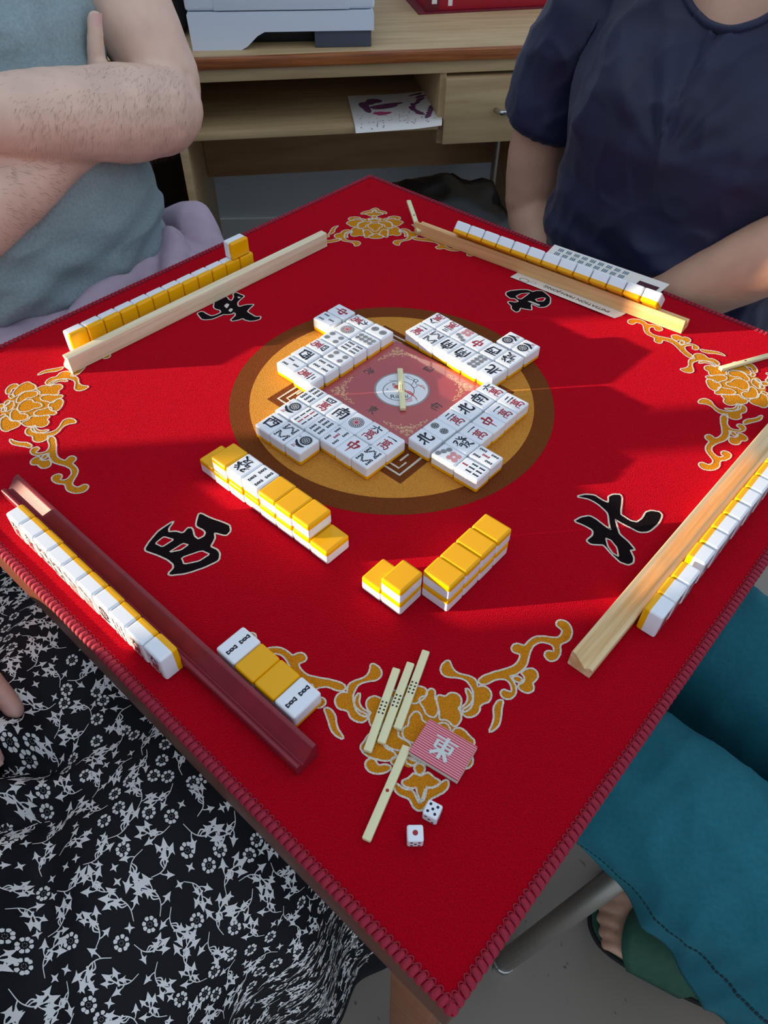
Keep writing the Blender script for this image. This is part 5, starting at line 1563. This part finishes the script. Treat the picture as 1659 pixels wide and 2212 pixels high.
        if u > .16: d += .008 * math.sin(v * 55 + 1.0) * min(1, (u - .16) / .15)
        q = Q(la, v, z) + nn * d
        return q
    NU, NV = 190, 170
    U1, V0, V1 = .70, -.16, .44
    V = []; F = []
    for j in range(NV + 1):
        for i in range(NU + 1):
            V.append(S(U0 + (U1 - U0) * i / NU, V0 + (V1 - V0) * j / NV))
    for j in range(NV):
        for i in range(NU):
            k = j * (NU + 1) + i; F.append((k, k + NU + 1, k + NU + 2, k + 1))
    sk = put('skirt', mesh('skirt', V, F, 'skirt_black', smooth=True), root)
    # printed flowers and sprigs on the cloth
    fl = Flat()
    rr = random.Random(21)
    def leaf(c0, a, L, k=1.0):
        # ivy-like leaf: pointed tip and two side lobes
        P = [(0, .035), (.26, .10), (.40, .17), (.30, .46 * k), (.58, .24), (.80, .16), (1.15, .02), (.82, -.12), (.60, -.20), (.36, -.44 * k), (.40, -.15), (.24, -.08), (0, -.035)]
        ca, sa = math.cos(a), math.sin(a)
        return [(c0[0] + L * (x * ca - y * sa), c0[1] + L * (x * sa + y * ca)) for x, y in P]
    def star(c0, r, a, m=4):
        return [(c0[0] + (r if i % 2 == 0 else r * .36) * math.cos(a + PI * i / m), c0[1] + (r if i % 2 == 0 else r * .36) * math.sin(a + PI * i / m)) for i in range(2 * m)]
    def flower(c0, r):
        m = 8
        for i in range(m):
            t = 2 * PI * i / m + rr.random() * .2
            ca, sa = math.cos(t), math.sin(t)
            P = [(.56 * r, -.16 * r), (.92 * r, -.30 * r), (1.08 * r, -.12 * r), (1.08 * r, .12 * r), (.92 * r, .30 * r), (.56 * r, .16 * r)]
            fl.poly([(c0[0] + x * ca - y * sa, c0[1] + x * sa + y * ca) for x, y in P], 0, 0)
        for i in range(7):
            t = 2 * PI * i / 7
            fl.poly(star((c0[0] + .28 * r * math.cos(t), c0[1] + .28 * r * math.sin(t)), .07 * r, t), 0, 0)
    def sprig(c0, a, L):
        ca, sa = math.cos(a), math.sin(a)
        R = lambda x, y: (c0[0] + x * ca - y * sa, c0[1] + x * sa + y * ca)
        q = rr.choice((-1, 1))
        st = cr([R(-1.05 * L, -.45 * q * L), R(-.5 * L, .05 * q * L), R(.1 * L, .18 * q * L), R(.62 * L, -.05 * q * L)], 5)
        fl.strip(st, list(np.linspace(.0005, .0010, len(st))), 0, 0)
        tg = lambda i: math.atan2(st[i + 1][1] - st[i - 1][1], st[i + 1][0] - st[i - 1][0])
        fl.poly(leaf(st[-1], tg(len(st) - 2), L * .85), 0, 0)
        for i_, sg_, ll in ((4, 1, .66), (8, -1, .74), (12, 1, .78), (14, -1, .66)):
            aa = tg(i_) + sg_ * rr.uniform(.75, 1.05)
            p = st[i_]
            b_ = (p[0] + .26 * L * math.cos(aa), p[1] + .26 * L * math.sin(aa))
            fl.strip([p, b_], [.0007, .0007], 0, 0)
            fl.poly(leaf(b_, aa - sg_ * .35, L * ll), 0, 0)
        # curled tendril
        p = st[7]; aa = tg(7) - q * 1.2
        cu = cr([p, (p[0] + .4 * L * math.cos(aa), p[1] + .4 * L * math.sin(aa)), (p[0] + .62 * L * math.cos(aa + q * .6), p[1] + .62 * L * math.sin(aa + q * .6)), (p[0] + .5 * L * math.cos(aa + q * 1.1), p[1] + .5 * L * math.sin(aa + q * 1.1))], 4)
        fl.strip(cu, list(np.linspace(.0006, .0016, len(cu))), 0, 0)
    cellsz = .03
    grid = {}
    def free(c0, r):
        gx, gy = int(c0[0] // cellsz), int(c0[1] // cellsz)
        for x in (gx - 1, gx, gx + 1):
            for y in (gy - 1, gy, gy + 1):
                for q, s in grid.get((x, y), ()):
                    if (q[0] - c0[0]) ** 2 + (q[1] - c0[1]) ** 2 < (r + s) ** 2: return False
        grid.setdefault((gx, gy), []).append((c0, r))
        return True
    um, uM, vm, vM = -.25, .62, -.06, .30
    for kind, tries, r in (('s', 12000, .0098), ('f', 12000, .0052), ('t', 9000, .0034)):
        for _ in range(tries):
            c0 = (rr.uniform(um, uM), rr.uniform(vm, vM))
            if not free(c0, r): continue
            if kind == 's': sprig(c0, rr.uniform(0, 2 * PI), .0104 * rr.uniform(.9, 1.15))
            elif kind == 'f': flower(c0, .0049)
            else: fl.poly(star(c0, .0036, rr.uniform(0, 6)), 0, 0)
    V = []
    for (u, v, z) in fl.v:
        p = S(u, v)
        du = S(u + .002, v) - S(u - .002, v); dv = S(u, v + .002) - S(u, v - .002)
        nn = du.cross(dv).normalized()
        if nn.dot(l * .5 + vz) < 0: nn = -nn
        V.append(p + nn * .0006)
    pr_ = put('flower_print', mesh('flower_print', V, fl.f, 'skirt_print', smooth=False), sk)
    tag(pr_, kind='stuff')
    chair('chair under the person in the floral skirt', n, l, .03, .03, .0115, {1: (P(.196, .027, FZ), P(.175, .06, -.33))})

# ---------------- the person in teal trousers
def build_teal():
    n, l = va, vb
    f = -va
    P = frame(n, l)
    c = .0
    base = P(c, .40, FZ)
    root = empty('person', base)
    tag(root, 'person in wide teal trousers and green sandals at the right edge', 'person', 'people sitting around the table')
    Q = lambda lat, o, z: P(lat, o, z) - base
    left = -l
    body = Vol()
    body.loft([(Q(c, .48, -.22), .15, .11), (Q(c, .48, -.05), .145, .11), (Q(c, .48, .08), .14, .105), (Q(c, .48, .18), .15, .105), (Q(c, .485, .26), .155, .085), (Q(c, .49, .30), .08, .055)], l, n)
    body.limb([Q(c, .495, .28), Q(c, .48, .37)], [.052, .048])
    head(body, Q(c, .475, .465), f, left)
    for sx in (-1, 1):
        body.limb([Q(c + sx * .165, .485, .24), Q(c + sx * .21, .46, .12), Q(c + sx * .22, .43, .02)], [.047, .043, .039])
        body.limb([Q(c + sx * .22, .42, .0), Q(c + sx * .17, .36, -.04), Q(c + sx * .10, .31, -.075)], [.039, .036, .026])
        hand(body, Q(c + sx * .10, .31, -.078), f * .8 - l * sx * .5, vz, -l * sx, curl=(.3, .3, .3))
    FEET = ((-1, Vector((.428, -.396, FZ)) - base, Vector((-.848, .53, 0))), (1, Vector((.468, -.292, FZ)) - base, Vector((-.97, .06, 0)).normalized()))
    for sx, a, ff_ in FEET:
        body.limb([Q(c + sx * .085, .46, -.21), Q(sx * .088, .25, -.20), Q(sx * .088, .06, -.205)], [.066, .056, .048])
        body.limb([Q(sx * .080, .06, -.215), Q(sx * .045, .17, -.45), a - ff_ * .02 + Vector((0, 0, .07))], [.046, .044, .032])
        lf2 = Vector((-ff_.y, ff_.x, 0)) * (-1 if sx < 0 else 1)
        Fp = lambda ff, ll, z: a + ff_ * ff + lf2 * ll + Vector((0, 0, z + .018))
        body.limb([Fp(-.055, 0, .030), Fp(.02, 0, .036), Fp(.08, 0, .024), Fp(.122, 0, .016)], [(.030, .030), (.030, .033), (.020, .037), (.012, .039)], sides=14, sub=3, up=(0, 0, 1))
        for lt, ln, r in ((.030, .040, .0125), (.0105, .040, .0095), (-.0075, .035, .009), (-.0235, .028, .0085), (-.037, .020, .008)):
            body.limb([Fp(.105, lt, .016), Fp(.115 + ln * .6, lt, .018), Fp(.115 + ln, lt, .0105)], [r, r, r * .92], sides=10, sub=3)
    put('body', body.build('body', .0034, 'skin_woman', 3, disp=lambda v: fold(v, 40, .0006)), root)
    # sandals
    for sx, a, ff_ in FEET:
        lf2 = Vector((-ff_.y, ff_.x, 0)) * (-1 if sx < 0 else 1)
        Fp = lambda ff, ll, z: a + ff_ * ff + lf2 * ll + Vector((0, 0, z))
        sd_ = empty('sandal', a + base); 
        tag(sd_, 'green strapped sandal with a black sole, %s foot of the person in teal trousers' % ('near' if sx < 0 else 'far'), 'sandal', 'green sandals')
        out = [(-.085, 0), (-.078, .026), (-.03, .033), (.04, .040), (.11, .048), (.148, .040), (.166, .022), (.168, .0), (.158, -.024), (.13, -.042), (.06, -.044), (-.03, -.036), (-.075, -.028)]
        out = chaikin(out, 2)
        m_ = len(out)
        for nm, z0, z1, mt_, ins in (('sole', .0, .012, 'sole_black', 0), ('footbed', .012, .0175, 'sandal_green', -.0035)):
            oo = offset(out, ins)
            oo = oo if area2(oo) > 0 else oo[::-1]
            V = [Fp(x, y, z0) - a for x, y in oo] + [Fp(x, y, z1) - a for x, y in oo]
            F = [tuple(range(m_ - 1, -1, -1)), tuple(range(m_, 2 * m_))] + [(i, (i + 1) % m_, m_ + (i + 1) % m_, m_ + i) for i in range(m_)]
            put(nm, mesh(nm, V, F, mt_), sd_)
        # broad strap over the forefoot
        V = []; F = []
        NS, NT = 16, 8
        for j in range(NT + 1):
            for i in range(NS + 1):
                t = i / NS; x = .130 - .133 * j / NT + .030 * (1 - math.sin(PI * t)) * (2 * j / NT - 1.1) - .016 * (1 - t) * (1 - j / NT)
                ang = PI * t
                hgt = .042 + .036 * j / NT
                V.append(Fp(x, .0475 * math.cos(ang) * (1 - .06 * j / NT), .014 + hgt * math.sin(ang) ** .8) - a)
        for j in range(NT):
            for i in range(NS):
                k = j * (NS + 1) + i; F.append((k, k + 1, k + NS + 2, k + NS + 1))
        so_ = put('strap', mesh('strap', V, F, 'sandal_green', smooth=True), sd_)
        md = so_.modifiers.new('s', 'SOLIDIFY'); md.thickness = .003; md.offset = 1
    top = Vol()
    top.loft([(Q(c, .48, -.14), .165, .125), (Q(c, .48, -.02), .158, .122), (Q(c, .48, .08), .15, .116), (Q(c, .48, .18), .16, .116), (Q(c, .485, .25), .16, .092), (Q(c, .49, .29), .10, .062)], l, n)
    for sx in (-1, 1): top.limb([Q(c + sx * .14, .485, .25), Q(c + sx * .21, .465, .13)], [.056, .055], balls=False)
    put('blouse', top.build('blouse', .006, 'teal', 3, disp=lambda v: fold(v, 12, .005)), root)
    ha = Vol()
    hc = Q(c, .485, .50)
    ha.ball(hc - f * .012, (.094, .094, .088)); ha.limb([hc - f * .05, hc - f * .06 - Vector((0, 0, .12))], [.08, .06])
    put('hair', ha.build('hair', .006, 'hair', 2), root)
    # wide trouser legs, cut off at the hem
    def leg(sx):
        latc = -.094 if sx < 0 else .092
        NU, NV = 90, 130
        O0, O1 = -.14, .50
        V = []; F = []
        def S(t, o):
            """t 0..1 from the inner valley over the thigh down to the outer hem"""
            a = -2.2 + t * 4.4
            hw = .072; hz = .078
            zc = -.190
            hem = -.205 - .70 * max(-.02, o) if sx < 0 else -.30
            if a < PI / 2:
                la = latc + sx * hw * math.sin(max(a, -PI / 2))
                z = zc + hz * math.cos(a) - (.05 * (-PI / 2 - a) if a < -PI / 2 else 0)
            else:
                q = (a - PI / 2) / (2.2 - PI / 2)
                la = latc + sx * (hw - .004 * q)
                z = zc + (hem - zc) * q
            ac = max(-PI / 2, min(a, PI / 2)); nn = l * sx * math.sin(ac) + vz * math.cos(ac)
            d = .006 * noise.noise(Vector((t * 4, o * 9, sx * 3))) + .0028 * noise.noise(Vector((t * 9, o * 26, 2 + sx)))
            d += .005 * math.sin(o * 95 + t * 7 + 3 * noise.noise(Vector((o * 8, t * 3, 1)))) * max(0, t - .5)
            d += ridge(Vector((t * .12, o, sx * 3)), 26, .0025) + ridge(Vector((t * .3, o, sx * 5 + 1)), 11, .004) - .003
            k = max(0, -.06 - o)
            z -= k * k * 12 * (1 if a < 1.2 else .6)
            return Q(la, o, z) + nn * d
        for j in range(NV + 1):
            for i in range(NU + 1): V.append(S(i / NU, O0 + (O1 - O0) * j / NV))
        for j in range(NV):
            for i in range(NU):
                k = j * (NU + 1) + i; F.append((k, k + 1, k + NU + 2, k + NU + 1))
        o_ = put('trouser_leg', mesh('trouser_leg', V, F, 'teal', smooth=True), root)
        md = o_.modifiers.new('s', 'SOLIDIFY'); md.thickness = .0016; md.offset = -1
        if sx < 0:
            V = []; F = []
            for i in range(110):
                o0 = -.10 + i * .0042
                for q in (o0, o0 + .0028):
                    for t in (.902, .908):
                        p = S(t, q); V.append(p + (-l) * .0006)
                k = len(V) - 4
                F.append((k, k + 1, k + 3, k + 2))
            so_ = put('hem_stitching', mesh('hem_stitching', V, F, 'teal_thread'), o_); tag(so_, kind='stuff')
    leg(-1); leg(1)
    chair('metal-legged chair under the person in teal trousers', n, l, 0.06, .05, .0140, {0: (Vector((.150, -.366, FZ)), P(-.072, .055, -.335))}, .27)

build_man()
build_navy()
build_floral()
build_teal()
